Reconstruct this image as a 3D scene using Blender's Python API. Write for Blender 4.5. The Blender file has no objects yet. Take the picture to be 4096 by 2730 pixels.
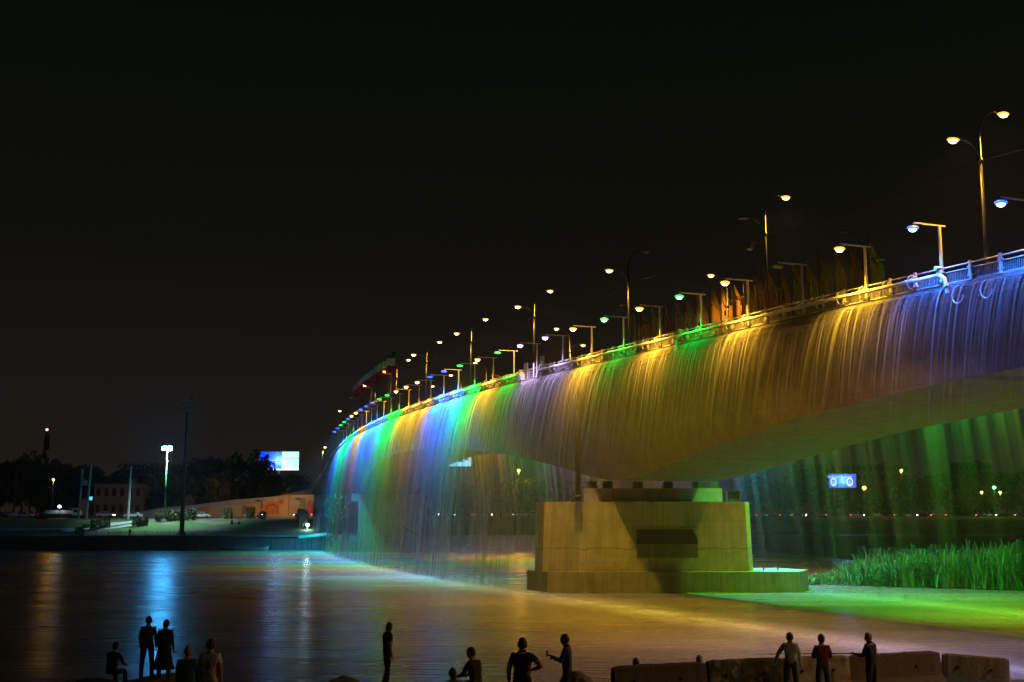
import bpy, bmesh, math, random
from mathutils import Vector, Matrix, noise
from math import sin, cos, pi, radians, hypot, atan2, sqrt

S = bpy.context.scene
COL = S.collection

# ------------------------------------------------------------------ camera, sky, exposure
cam_d = bpy.data.cameras.new('camera')
cam = bpy.data.objects.new('camera', cam_d)
COL.objects.link(cam)
cam.location = (0, 0, 7.2)
cam.rotation_euler = (radians(90 + 8.63), 0, 0)
cam_d.sensor_width = 36
cam_d.lens = 40.43
cam_d.clip_start = 0.5
cam_d.clip_end = 6000
S.camera = cam

W = bpy.data.worlds.new('World')
S.world = W
W.use_nodes = True
wt = W.node_tree
wt.nodes.clear()
wo = wt.nodes.new('ShaderNodeOutputWorld')
wb = wt.nodes.new('ShaderNodeBackground')
tc = wt.nodes.new('ShaderNodeTexCoord')
sx = wt.nodes.new('ShaderNodeSeparateXYZ')
wr = wt.nodes.new('ShaderNodeValToRGB')
wt.links.new(tc.outputs['Generated'], sx.inputs[0])
wt.links.new(sx.outputs['Z'], wr.inputs[0])
wt.links.new(wr.outputs[0], wb.inputs[0])
wt.links.new(wb.outputs[0], wo.inputs[0])
el = wr.color_ramp.elements
el[0].position = 0.0
el[0].color = (0.0150, 0.0112, 0.0078, 1)
el[1].position = 0.42
el[1].color = (0.0023, 0.0036, 0.0017, 1)
e = el.new(0.1)
e.color = (0.0105, 0.0084, 0.0062, 1)
e = el.new(0.22)
e.color = (0.0048, 0.0044, 0.0030, 1)
wb.inputs[1].default_value = 1.0

S.view_settings.view_transform = 'Standard'
S.view_settings.look = 'None'
S.view_settings.exposure = 0
S.view_settings.gamma = 1
S.view_settings.use_curve_mapping = False
S.render.engine = 'CYCLES'
cy = S.cycles
cy.max_bounces = 8
cy.diffuse_bounces = 3
cy.glossy_bounces = 3
cy.transmission_bounces = 4
cy.transparent_max_bounces = 48
cy.sample_clamp_indirect = 4
cy.caustics_reflective = False
cy.caustics_refractive = False
cy.use_light_tree = True
cy.use_denoising = True

# ------------------------------------------------------------------ node materials
MATS = {}


def new_mat(name):
    m = bpy.data.materials.new(name)
    m.use_nodes = True
    nt = m.node_tree
    return m, nt, nt.nodes['Principled BSDF']


def pm(name, c1, c2=None, scale=2.0, rough=0.7, bump=0.15, metal=0.0, detail=6, stretch=(1, 1, 1)):
    """painted / mineral surface: two tones broken up by noise, light relief"""
    if name in MATS:
        return MATS[name]
    m, nt, b = new_mat(name)
    c2 = c2 or tuple(v * 0.7 for v in c1)
    t = nt.nodes.new('ShaderNodeTexCoord')
    mp = nt.nodes.new('ShaderNodeMapping')
    mp.inputs['Scale'].default_value = stretch
    n = nt.nodes.new('ShaderNodeTexNoise')
    n.inputs['Scale'].default_value = scale
    n.inputs['Detail'].default_value = detail
    n.inputs['Roughness'].default_value = 0.65
    r = nt.nodes.new('ShaderNodeValToRGB')
    r.color_ramp.elements[0].position = 0.36
    r.color_ramp.elements[1].position = 0.66
    r.color_ramp.elements[0].color = (*c1, 1)
    r.color_ramp.elements[1].color = (*c2, 1)
    bp = nt.nodes.new('ShaderNodeBump')
    bp.inputs['Strength'].default_value = bump
    bp.inputs['Distance'].default_value = 0.05
    L = nt.links.new
    L(t.outputs['Object'], mp.inputs[0])
    L(mp.outputs[0], n.inputs['Vector'])
    L(n.outputs['Fac'], r.inputs[0])
    L(r.outputs[0], b.inputs['Base Color'])
    L(n.outputs['Fac'], bp.inputs['Height'])
    L(bp.outputs[0], b.inputs['Normal'])
    b.inputs['Roughness'].default_value = rough
    b.inputs['Metallic'].default_value = metal
    MATS[name] = m
    return m


def em(name, col, strength):
    if name in MATS:
        return MATS[name]
    m, nt, b = new_mat(name)
    b.inputs['Base Color'].default_value = (0.3, 0.3, 0.3, 1)
    b.inputs['Emission Color'].default_value = (*col, 1)
    b.inputs['Emission Strength'].default_value = strength
    MATS[name] = m
    return m


def concrete(name, c1, c2, panel=(1.49, 1.35), joint=0.6, holes=True, seam=None):
    """board marked concrete: faint shutter joints, tie holes, water stains"""
    m, nt, b = new_mat(name)
    L = nt.links.new
    t = nt.nodes.new('ShaderNodeTexCoord')
    n1 = nt.nodes.new('ShaderNodeTexNoise')
    n1.inputs['Scale'].default_value = 0.7
    n1.inputs['Detail'].default_value = 8
    mp = nt.nodes.new('ShaderNodeMapping')
    mp.inputs['Scale'].default_value = (2.2, 2.2, 0.16)
    n2 = nt.nodes.new('ShaderNodeTexNoise')
    n2.inputs['Scale'].default_value = 1.0
    n2.inputs['Detail'].default_value = 5
    r = nt.nodes.new('ShaderNodeValToRGB')
    r.color_ramp.elements[0].color = (*c2, 1)
    r.color_ramp.elements[1].color = (*c1, 1)
    r.color_ramp.elements[0].position = 0.3
    r.color_ramp.elements[1].position = 0.62
    mx = nt.nodes.new('ShaderNodeMix')
    mx.data_type = 'FLOAT'
    mx.inputs[0].default_value = 0.45
    L(t.outputs['Object'], n1.inputs['Vector'])
    L(t.outputs['Object'], mp.inputs[0])
    L(mp.outputs[0], n2.inputs['Vector'])
    L(n1.outputs['Fac'], mx.inputs[2])
    L(n2.outputs['Fac'], mx.inputs[3])
    L(mx.outputs[0], r.inputs[0])
    # shutter joints from object x and z
    sp = nt.nodes.new('ShaderNodeSeparateXYZ')
    L(t.outputs['Object'], sp.inputs[0])

    def mth(op, a, bb=None, v=None):
        k = nt.nodes.new('ShaderNodeMath')
        k.operation = op
        L(a, k.inputs[0])
        if bb is not None:
            L(bb, k.inputs[1])
        if v is not None:
            k.inputs[1].default_value = v
        return k.outputs[0]

    def dist(sock, per, off=0.0):      # distance to the nearest multiple of per
        a = mth('ADD', sock, v=off)
        a = mth('DIVIDE', a, v=per)
        f = mth('FRACT', a)
        f = mth('SUBTRACT', f, v=0.5)
        f = mth('ABSOLUTE', f)
        f = mth('SUBTRACT', f, v=0.5)
        f = mth('ABSOLUTE', f)
        return mth('MULTIPLY', f, v=per)
    dx = dist(sp.outputs['X'], panel[0])
    dz = dist(sp.outputs['Z'], panel[1])
    d = mth('MINIMUM', dx, dz)
    jl = mth('LESS_THAN', d, v=0.022)
    col = nt.nodes.new('ShaderNodeMix')
    col.data_type = 'RGBA'
    L(r.outputs[0], col.inputs[6])
    col.inputs[7].default_value = (*[v * 0.62 for v in c2], 1)
    k = mth('MULTIPLY', jl, n1.outputs['Fac'])
    k = mth('MULTIPLY', k, v=joint * 2)
    out = k
    if holes:
        hx = dist(sp.outputs['X'], panel[0] / 2, panel[0] / 4)
        hz = dist(sp.outputs['Z'], panel[1] / 1, panel[1] / 2)
        hh = mth('ADD', mth('MULTIPLY', hx, hx), mth('MULTIPLY', hz, hz))
        hl = mth('LESS_THAN', hh, v=0.0036)
        out = mth('MAXIMUM', k, mth('MULTIPLY', hl, v=0.6))
    if seam:                          # the day joint between two pours, stained and wavering
        wv = mth('MULTIPLY', mth('SUBTRACT', n1.outputs['Fac'], v=0.5), v=1.1)
        dz2 = mth('ABSOLUTE', mth('SUBTRACT', mth('ADD', sp.outputs['Z'], wv), v=seam))
        sm = mth('MULTIPLY', mth('LESS_THAN', dz2, v=0.06), v=0.75)
        foot = nt.nodes.new('ShaderNodeMapRange')
        foot.inputs['From Min'].default_value = 3.3
        foot.inputs['From Max'].default_value = 1.9
        L(sp.outputs['Z'], foot.inputs[0])
        st = mth('MULTIPLY', foot.outputs[0], mth('GREATER_THAN', n1.outputs['Fac'], v=0.52))
        out = mth('MAXIMUM', out, mth('MAXIMUM', sm, mth('MULTIPLY', st, v=0.55)))
    L(out, col.inputs[0])
    L(col.outputs[2], b.inputs['Base Color'])
    bp = nt.nodes.new('ShaderNodeBump')
    bp.inputs['Strength'].default_value = 0.25
    bp.inputs['Distance'].default_value = 0.04
    hgt = mth('SUBTRACT', mx.outputs[0], out)
    L(hgt, bp.inputs['Height'])
    L(bp.outputs[0], b.inputs['Normal'])
    b.inputs['Roughness'].default_value = 0.85
    MATS[name] = m
    return m


SODIUM = (1.0, 0.46, 0.04)
YEL = (1.0, 0.50, 0.035)
GRN = (0.005, 1.0, 0.05)
BLU = (0.02, 0.17, 1.0)
VIO = (0.66, 0.50, 1.0)
WHT = (0.45, 0.78, 1.0)
LIGHTS = {'yellow': YEL, 'green': GRN, 'blue': BLU, 'violet white': VIO}

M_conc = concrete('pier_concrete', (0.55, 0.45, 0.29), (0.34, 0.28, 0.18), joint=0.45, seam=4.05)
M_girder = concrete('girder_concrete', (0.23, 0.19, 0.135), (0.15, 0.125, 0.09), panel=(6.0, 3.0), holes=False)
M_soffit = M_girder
M_foot = concrete('footing_concrete', (0.36, 0.31, 0.23), (0.17, 0.145, 0.11), panel=(1.35, 9.0), joint=0.6, holes=False)
M_white = pm('white_paint', (0.70, 0.70, 0.68), (0.50, 0.49, 0.46), 3, 0.45, 0.05)
M_pole = pm('galvanised_steel', (0.13, 0.125, 0.12), (0.09, 0.088, 0.085), 4, 0.4, 0.05, 0.6)
M_dark = pm('dark_metal', (0.05, 0.05, 0.05), (0.08, 0.08, 0.08), 4, 0.5, 0.05)
M_asph = pm('asphalt', (0.05, 0.05, 0.052), (0.07, 0.068, 0.066), 8, 0.85, 0.2)
M_lens_off = pm('unlit_lens', (0.45, 0.43, 0.38), (0.35, 0.33, 0.3), 3, 0.3, 0.02)


# ------------------------------------------------------------------ mesh builder
class MB:
    def __init__(s):
        s.v = []
        s.f = []
        s.m = []

    def add(s, vs, fs, mi=0):
        o = len(s.v)
        s.v += [tuple(p) for p in vs]
        for q in fs:
            s.f.append(tuple(i + o for i in q))
            s.m.append(mi)

    def box(s, c, d, rz=0.0, mi=0, taper=1.0, rot=None):
        a, b, h = d[0] / 2, d[1] / 2, d[2] / 2
        vs = []
        for z, k in ((-h, 1.0), (h, taper)):
            for x, y in ((-a, -b), (a, -b), (a, b), (-a, b)):
                p = Vector((x * k, y * k, z))
                if rot is not None:
                    p = rot @ p
                if rz:
                    p = Vector((p.x * cos(rz) - p.y * sin(rz), p.x * sin(rz) + p.y * cos(rz), p.z))
                vs.append((p.x + c[0], p.y + c[1], p.z + c[2]))
        s.add(vs, [(3, 2, 1, 0), (4, 5, 6, 7), (0, 1, 5, 4), (1, 2, 6, 5), (2, 3, 7, 6), (3, 0, 4, 7)], mi)

    def tube(s, pts, r, n=8, mi=0, cap=True):
        pts = [Vector(p) for p in pts]
        rs = r if isinstance(r, (list, tuple)) else [r] * len(pts)
        vs = []
        prev = None
        for i, p in enumerate(pts):
            t = (pts[min(i + 1, len(pts) - 1)] - pts[max(i - 1, 0)]).normalized()
            if prev is None:
                a = t.orthogonal().normalized()
            else:
                a = (prev - t * prev.dot(t)).normalized()
            prev = a
            b = t.cross(a)
            for k in range(n):
                w = 2 * pi * k / n
                vs.append(p + (a * cos(w) + b * sin(w)) * rs[i])
        fs = []
        for i in range(len(pts) - 1):
            for k in range(n):
                k2 = (k + 1) % n
                fs.append((i * n + k, i * n + k2, (i + 1) * n + k2, (i + 1) * n + k))
        if cap:
            fs.append(tuple(range(n - 1, -1, -1)))
            fs.append(tuple(range((len(pts) - 1) * n, len(pts) * n)))
        s.add(vs, fs, mi)

    def ell(s, c, r, n=12, m=7, mi=0):
        vs = [(c[0], c[1], c[2] - r[2])]
        for i in range(1, m):
            t = pi * i / m - pi / 2
            for k in range(n):
                w = 2 * pi * k / n
                vs.append((c[0] + r[0] * cos(t) * cos(w), c[1] + r[1] * cos(t) * sin(w), c[2] + r[2] * sin(t)))
        vs.append((c[0], c[1], c[2] + r[2]))
        fs = []
        for k in range(n):
            fs.append((0, 1 + (k + 1) % n, 1 + k))
        for i in range(m - 2):
            for k in range(n):
                a = 1 + i * n
                fs.append((a + k, a + (k + 1) % n, a + n + (k + 1) % n, a + n + k))
        e = len(vs) - 1
        a = 1 + (m - 2) * n
        for k in range(n):
            fs.append((a + k, a + (k + 1) % n, e))
        s.add(vs, fs, mi)

    def prism(s, poly, y0, y1, mi=0, axis='y'):
        """polygon in x,z extruded along y (or x,y extruded along z)"""
        n = len(poly)
        if axis == 'y':
            vs = [(p[0], y0, p[1]) for p in poly] + [(p[0], y1, p[1]) for p in poly]
        elif axis == 'z':
            vs = [(p[0], p[1], y0) for p in poly] + [(p[0], p[1], y1) for p in poly]
        else:
            vs = [(y0, p[0], p[1]) for p in poly] + [(y1, p[0], p[1]) for p in poly]
        fs = [tuple(range(n)), tuple(range(2 * n - 1, n - 1, -1))]
        for i in range(n):
            j = (i + 1) % n
            fs.append((i, i + n, j + n, j))
        s.add(vs, fs, mi)

    def mesh(s, name, mats, smooth=False, org=(0, 0, 0)):
        me = bpy.data.meshes.new(name)
        ox, oy, oz = org
        me.from_pydata([(p[0] - ox, p[1] - oy, p[2] - oz) for p in s.v], [], s.f)
        if not isinstance(mats, (list, tuple)):
            mats = [mats]
        for m in mats:
            me.materials.append(m)
        me.polygons.foreach_set('material_index', s.m)
        if smooth:
            me.polygons.foreach_set('use_smooth', [True] * len(s.f))
        bm = bmesh.new()
        bm.from_mesh(me)
        bmesh.ops.recalc_face_normals(bm, faces=bm.faces)
        bm.to_mesh(me)
        bm.free()
        me.update()
        return me


def tag(o, label=None, cat=None, group=None, kind=None):
    if label:
        o['label'] = label
    if cat:
        o['category'] = cat
    if group:
        o['group'] = group
    if kind:
        o['kind'] = kind
    return o


def thing(name, label, cat, loc=(0, 0, 0), rz=0.0, group=None):
    o = bpy.data.objects.new(name, None)
    COL.objects.link(o)
    o.location = loc
    o.rotation_euler = (0, 0, rz)
    o.empty_display_size = 0.3
    return tag(o, label, cat, group)


def part(name, me, parent=None, loc=(0, 0, 0), rz=0.0, scale=None, rot=None):
    o = bpy.data.objects.new(name, me)
    COL.objects.link(o)
    o.parent = parent
    o.location = loc
    o.rotation_euler = rot if rot else (0, 0, rz)
    if scale:
        o.scale = scale
    return o


def structure(name, me, parent=None):
    return tag(part(name, me), kind='structure')


LAMP_GAIN = 1.35


def lamp(name, parent, loc, col, watts, kind='POINT', rot=(0, 0, 0), size=100, blend=0.6, radius=0.15):
    l = bpy.data.lights.new(name, kind)
    l.color = col
    l.energy = watts * LAMP_GAIN
    l.shadow_soft_size = radius
    if kind == 'SPOT':
        l.spot_size = radians(size)
        l.spot_blend = blend
    o = bpy.data.objects.new(name, l)
    COL.objects.link(o)
    o.parent = parent
    o.location = loc
    o.rotation_euler = rot
    return o


ORD = ['first', 'second', 'third', 'fourth', 'fifth', 'sixth', 'seventh', 'eighth', 'ninth', 'tenth', 'eleventh',
       'twelfth', 'thirteenth', 'fourteenth', 'fifteenth', 'sixteenth', 'seventeenth', 'eighteenth', 'nineteenth',
       'twentieth', 'twenty-first', 'twenty-second', 'twenty-third', 'twenty-fourth', 'twenty-fifth', 'twenty-sixth',
       'twenty-seventh', 'twenty-eighth', 'twenty-ninth', 'thirtieth', 'thirty-first', 'thirty-second', 'thirty-third']

# ------------------------------------------------------------------ bridge line: s metres along, p metres to the right
A0 = radians(-21.8)
KC = 0.0014


def heading(s):
    return A0 + KC * min(max(s - 110, 0), 95)


_tab = {}
_x, _y = 46.28 * cos(A0), -46.28 * sin(A0)
STEP = 0.5
for i in range(0, 1000):
    _tab[i] = (_x, _y)
    h_ = heading(i * STEP)
    _x += sin(h_) * STEP
    _y += cos(h_) * STEP


def BP(s, p=0.0, z=0.0):
    if s < 0:
        x, y = _tab[0][0] + sin(A0) * s, _tab[0][1] + cos(A0) * s
    else:
        i = int(s / STEP)
        f = s / STEP - i
        a, b = _tab[i], _tab[i + 1]
        x, y = a[0] + (b[0] - a[0]) * f, a[1] + (b[1] - a[1]) * f
    h = heading(s)
    return Vector((x + p * cos(h), y - p * sin(h), z))


def interp(tab, s):
    if s <= tab[0][0]:
        return tab[0][1]
    for i in range(len(tab) - 1):
        if s <= tab[i + 1][0]:
            x0, y0 = tab[i]
            x1, y1 = tab[i + 1]
            t = (s - x0) / (x1 - x0)
            m0 = (y1 - tab[i - 1][1]) / (x1 - tab[i - 1][0]) if i > 0 else (y1 - y0) / (x1 - x0)
            m1 = (tab[i + 2][1] - y0) / (tab[i + 2][0] - x0) if i + 2 < len(tab) else (y1 - y0) / (x1 - x0)
            h = x1 - x0
            return ((2 * t ** 3 - 3 * t * t + 1) * y0 + (t ** 3 - 2 * t * t + t) * h * m0 + (-2 * t ** 3 + 3 * t * t) * y1
                    + (t ** 3 - t * t) * h * m1)
    return tab[-1][1]


ZK = [(-60, 16.6), (0, 18.6), (30, 19.45), (44, 19.82), (60, 20.33), (80, 20.8), (97, 21.15), (115, 21.45), (140, 21.72),
      (170, 21.93), (200, 22.08), (215, 22.0), (230, 21.7), (243, 21.2), (255, 20.55), (266, 19.6), (283, 17.8), (300, 16.0),
      (330, 13.0), (360, 10.0), (400, 7.2)]
ZB = [(-60, 12.0), (0, 14.6), (30, 15.25), (44, 15.1), (52, 14.95), (63, 14.3), (73, 13.5), (83, 12.25), (92, 11.0), (97, 10.5),
      (103, 10.9), (108, 11.8), (115, 12.9), (126, 14.3), (140, 15.7), (155, 16.6), (172, 16.95), (189, 16.9), (203, 16.2),
      (216, 14.85), (228, 12.9), (238, 11.5), (248, 12.9), (258, 14.6), (268, 15.9)]


def zk(s):
    return interp(ZK, s)


def zb(s):
    return min(interp(ZB, s), zk(s) - 2.4)


# ------------------------------------------------------------------ water
def water_mat():
    m, nt, b = new_mat('river_water')
    L = nt.links.new
    t = nt.nodes.new('ShaderNodeTexCoord')

    def nz(scale, sc, det):
        mp = nt.nodes.new('ShaderNodeMapping')
        mp.inputs['Scale'].default_value = sc
        mp.inputs['Rotation'].default_value = (0, 0, radians(-6))
        n = nt.nodes.new('ShaderNodeTexNoise')
        n.inputs['Scale'].default_value = scale
        n.inputs['Detail'].default_value = det
        L(t.outputs['Object'], mp.inputs[0])
        L(mp.outputs[0], n.inputs['Vector'])
        return n.outputs['Fac']
    a = nz(1.0, (0.22, 1.1, 1), 4)
    c = nz(1.0, (0.03, 0.14, 1), 3)
    d = nz(1.0, (1.2, 3.0, 1), 2)
    ad = nt.nodes.new('ShaderNodeMath')
    ad.operation = 'MULTIPLY_ADD'
    L(c, ad.inputs[0])
    ad.inputs[1].default_value = 2.0
    L(a, ad.inputs[2])
    ad2 = nt.nodes.new('ShaderNodeMath')
    ad2.operation = 'MULTIPLY_ADD'
    L(d, ad2.inputs[0])
    ad2.inputs[1].default_value = 0.07
    L(ad.outputs[0], ad2.inputs[2])
    bp = nt.nodes.new('ShaderNodeBump')
    bp.inputs['Strength'].default_value = 0.36
    bp.inputs['Distance'].default_value = 0.25
    L(ad2.outputs[0], bp.inputs['Height'])
    L(bp.outputs[0], b.inputs['Normal'])
    # silt drifts in long slow bands
    e1 = nz(1.0, (0.012, 0.085, 1), 4)
    r = nt.nodes.new('ShaderNodeValToRGB')
    r.color_ramp.elements[0].position = 0.35
    r.color_ramp.elements[1].position = 0.65
    r.color_ramp.elements[0].color = (0.13, 0.105, 0.068, 1)
    r.color_ramp.elements[1].color = (0.26, 0.21, 0.14, 1)
    L(e1, r.inputs[0])
    L(r.outputs[0], b.inputs['Base Color'])
    rr = nt.nodes.new('ShaderNodeMapRange')
    rr.inputs['To Min'].default_value = 0.16
    rr.inputs['To Max'].default_value = 0.36
    L(c, rr.inputs[0])
    L(rr.outputs[0], b.inputs['Roughness'])
    b.inputs['IOR'].default_value = 1.333
    return m


M_water = water_mat()
mb = MB()
mb.add([(-1500, 20, 0), (1500, 20, 0), (1500, 1500, 0), (-1500, 1500, 0)], [(0, 1, 2, 3)])
structure('river', mb.mesh('river', M_water))

# ------------------------------------------------------------------ far bank terrain
QX = -38.0      # the quay wall ends here, the stepped bank begins


def shore(x):
    if x < QX:
        return 247.0
    if x < QX + 4:
        return 247.0 - (x - QX) / 4 * 9
    if x < 46:
        return 238.0
    if x < 80:
        t = (x - 46) / 34
        return 238 + 200 * t * t * (3 - 2 * t)
    return 438.0 + (x - 80) * 0.03


D_QUAY = [(0, 2.8), (9, 3.0), (16, 4.2), (25, 5.6), (36, 6.3), (46, 6.6), (62, 6.7), (120, 6.9), (900, 7.2)]
D_STEP = [(0, -0.6), (8.4, 3.05), (16, 3.1), (25, 4.6), (36, 6.2), (46, 6.6), (62, 6.7), (120, 6.9), (900, 7.2)]
D_RIGHT = [(0, -0.6), (4, 0.6), (16, 4.0), (25, 6.0), (36, 6.4), (46, 6.6), (62, 6.7), (120, 6.9), (900, 7.2)]


def ground_z(x, y):
    d = y - shore(x)
    if x < QX:
        return interp(D_QUAY, d)
    if x < 46:
        return interp(D_STEP, d) if d > 8.4 else d / 8.4 * 3.05
    return interp(D_RIGHT, d)


def bank_mat():
    m, nt, b = new_mat('bank_grass_and_sand')
    L = nt.links.new
    t = nt.nodes.new('ShaderNodeTexCoord')
    n = nt.nodes.new('ShaderNodeTexNoise')
    n.inputs['Scale'].default_value = 0.07
    n.inputs['Detail'].default_value = 7
    n.inputs['Roughness'].default_value = 0.6
    n2 = nt.nodes.new('ShaderNodeTexNoise')
    n2.inputs['Scale'].default_value = 1.6
    n2.inputs['Detail'].default_value = 5
    L(t.outputs['Object'], n.inputs['Vector'])
    L(t.outputs['Object'], n2.inputs['Vector'])
    r = nt.nodes.new('ShaderNodeValToRGB')
    r.color_ramp.elements[0].position = 0.50
    r.color_ramp.elements[1].position = 0.57
    r.color_ramp.elements[0].color = (0.07, 0.16, 0.03, 1)
    r.color_ramp.elements[1].color = (0.26, 0.21, 0.14, 1)
    L(n.outputs['Fac'], r.inputs[0])
    mx = nt.nodes.new('ShaderNodeMix')
    mx.data_type = 'RGBA'
    mx.blend_type = 'MULTIPLY'
    mx.inputs[0].default_value = 0.7
    r2 = nt.nodes.new('ShaderNodeValToRGB')
    r2.color_ramp.elements[0].color = (0.45, 0.45, 0.45, 1)
    r2.color_ramp.elements[0].position = 0.3
    r2.color_ramp.elements[1].position = 0.7
    L(n2.outputs['Fac'], r2.inputs[0])
    L(r.outputs[0], mx.inputs[6])
    L(r2.outputs[0], mx.inputs[7])
    L(mx.outputs[2], b.inputs['Base Color'])
    bp = nt.nodes.new('ShaderNodeBump')
    bp.inputs['Strength'].default_value = 0.6
    bp.inputs['Distance'].default_value = 0.3
    L(n2.outputs['Fac'], bp.inputs['Height'])
    L(bp.outputs[0], b.inputs['Normal'])
    b.inputs['Roughness'].default_value = 0.95
    return m


M_bank = bank_mat()
mb = MB()
xs = [-900, -500, -300, -200] + [-160 + 4 * i for i in range(31)] + [QX - 0.01, QX + 0.01, QX + 2, QX + 4] + \
     [-30 + 5 * i for i in range(16)] + [46.01] + [48 + 4 * i for i in range(9)] + [100, 160, 260, 420, 700, 1300]
ds = [0, 4.2, 8.4, 9, 12, 16, 20, 25, 30, 36, 46, 62, 120, 300, 900]
rows = []
for x in xs:
    rows.append([(x, shore(x) + d, ground_z(x, shore(x) + d) if d > 0 else (2.8 if x < QX else -0.6)) for d in ds])
vs = [p for r_ in rows for p in r_]
nd = len(ds)
fs = []
for i in range(len(xs) - 1):
    for j in range(nd - 1):
        fs.append((i * nd + j, (i + 1) * nd + j, (i + 1) * nd + j + 1, i * nd + j + 1))
mb.add(vs, fs)
structure('far_bank_ground', mb.mesh('far_bank_ground', M_bank, smooth=True))


def ribbon(name, pts, width, m, lift=0.03, follow=True):
    mb = MB()
    vs = []
    for i, (x, y) in enumerate(pts):
        a = Vector(pts[max(i - 1, 0)])
        b = Vector(pts[min(i + 1, len(pts) - 1)])
        t = (b - a).normalized()
        nn = Vector((-t.y, t.x))
        w = width[i] if isinstance(width, list) else width
        for k in (-0.5, -0.17, 0.17, 0.5):
            q = Vector((x, y)) + nn * w * k
            vs.append((q.x, q.y, ground_z(q.x, q.y) + lift))
    for i in range(len(pts) - 1):
        for k in range(3):
            mb.add([vs[i * 4 + k], vs[i * 4 + k + 1], vs[i * 4 + 5 + k], vs[i * 4 + 4 + k]], [(0, 1, 2, 3)])
    return structure(name, mb.mesh(name, m))


M_path = pm('path_paving', (0.42, 0.41, 0.39), (0.34, 0.33, 0.31), 1.5, 0.8, 0.1)
ribbon('park_path', [(-160 + 4 * i, 263.5 + 1.2 * sin(i * 0.4)) for i in range(17)] + [(-93, 262.5), (-90, 264.5), (-87.5, 268)],
       1.8, M_path, 0.06)
ribbon('park_path', [(-100, 260), (-96, 263.5), (-92, 269), (-88, 276), (-83, 283)], [3.2, 3.4, 3.6, 2.8, 2.2], M_path, 0.10)
ribbon('park_path', [(-130 + 4 * i, 249.4) for i in range(23)], 3.2, pm('quay_paving', (0.22, 0.19, 0.15), (0.15, 0.13, 0.10), 1.2, 0.85, 0.1), 0.05)
road_pts = [(-400, 301), (-200, 301)] + [(-160 + 8 * i, 301) for i in range(26)]
ribbon('riverside_road', road_pts, 11, M_asph, 0.06)
ribbon('riverside_road', [(84 + 12 * i, 492 + i * 0.35) for i in range(40)], 11, M_asph, 0.06)

# quay wall: concrete panels between the lawn and the river
M_quay = concrete('quay_concrete', (0.16, 0.135, 0.10), (0.07, 0.06, 0.045), panel=(2.6, 9), joint=0.4, holes=False)
quay = thing('quay_wall', 'long dark concrete quay wall below the park, lapped by the river', 'wall', (-80, 247, 0))
mb = MB()
mb.box((-9, 0.30, 1.0), (102, 0.5, 3.5))
part('wall_core', mb.mesh('wall_core', M_quay), quay)
mb = MB()
mb.box((0, 0, 0), (2.42, 0.16, 2.62))
pan = mb.mesh('wall_panel', M_quay)
mb = MB()
mb.box((0, 0, 0), (0.22, 0.30, 2.7))
pil = mb.mesh('wall_rib', M_quay)
for i in range(30):
    part('wall_panel', pan, quay, (-34.5 + 2.6 * i, -0.04 + 0.015 * (i % 3), 1.25))
    part('wall_rib', pil, quay, (-35.8 + 2.6 * i, -0.08, 1.2))
mb = MB()
mb.box((-9, 0.1, 2.86), (102, 0.75, 0.22))
part('coping', mb.mesh('coping', pm('coping_concrete', (0.22, 0.19, 0.14), (0.15, 0.13, 0.10), 1, 0.9)), quay)

# fence on the quay
fence = thing('park_fence', 'low metal park fence with arched panels on top of the quay wall', 'fence', (-80, 247.9, 2.95))
M_fence = pm('fence_paint', (0.16, 0.13, 0.09), (0.10, 0.08, 0.06), 4, 0.6)
mb = MB()
mb.box((0, 0, 0.5), (0.10, 0.10, 1.05))
mb.box((0, 0, 1.05), (0.15, 0.15, 0.07))
fpost = mb.mesh('fence_post', M_fence)
mb = MB()
mb.tube([(-1.25, 0, 0.12), (1.25, 0, 0.12)], 0.025, 4)
mb.tube([(-1.25, 0, 0.62), (1.25, 0, 0.62)], 0.025, 4)
arc = [(-1.25 + 2.5 * k / 10, 0, 0.62 + 0.36 * sin(pi * k / 10)) for k in range(11)]
mb.tube(arc, 0.028, 4)
for k in range(1, 10):
    mb.tube([(-1.25 + 0.25 * k, 0, 0.12), (-1.25 + 0.25 * k, 0, 0.62 + 0.36 * sin(pi * k / 10))], 0.012, 4)
fpan = mb.mesh('fence_panel', M_fence)
for i in range(30):
    part('fence_post', fpost, fence, (-37 + 2.6 * i, 0, 0))
    if i < 29:
        part('fence_panel', fpan, fence, (-35.7 + 2.6 * i, 0, 0))

# steps down to the water under the arch
M_step = concrete('step_concrete', (0.34, 0.29, 0.20), (0.20, 0.17, 0.12), panel=(4, 9), joint=0.3, holes=False)
steps = thing('river_steps', 'wide concrete steps going down to the water under the far arch', 'steps', (4, 242, 0))
for i in range(9):
    mb = MB()
    zt = 0.34 * (i + 1)
    mb.box((0, 0, 0), (84, 0.98, 0.5 + 0.34 * 2))
    part('step', mb.mesh('step', M_step), steps, (0.4 * (i % 2), -3.75 + 0.95 * i, zt - 0.59))

# ------------------------------------------------------------------ mud islet and near bank
M_mud = pm('wet_mud', (0.09, 0.07, 0.045), (0.055, 0.045, 0.03), 1.2, 0.7, 0.4)


def mound(name, outline, ctr, h, m, rings=4, kind='structure', seed=1, jag=0.15):
    rnd = random.Random(seed)
    mb = MB()
    n = len(outline)
    vs = []
    for r in range(rings + 1):
        t = r / rings
        for (x, y) in outline:
            k = 1 - t * 0.96
            vs.append((ctr[0] + (x - ctr[0]) * k, ctr[1] + (y - ctr[1]) * k,
                       -0.4 + (h + 0.4) * sin(t * pi / 2) ** 0.8 + rnd.uniform(-jag, jag) * (0 < r)))
    fs = []
    for r in range(rings):
        for i in range(n):
            j = (i + 1) % n
            fs.append((r * n + i, r * n + j, (r + 1) * n + j, (r + 1) * n + i))
    fs.append(tuple(rings * n + i for i in range(n)))
    mb.add(vs, fs)
    return structure(name, mb.mesh(name, m, smooth=True))


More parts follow.
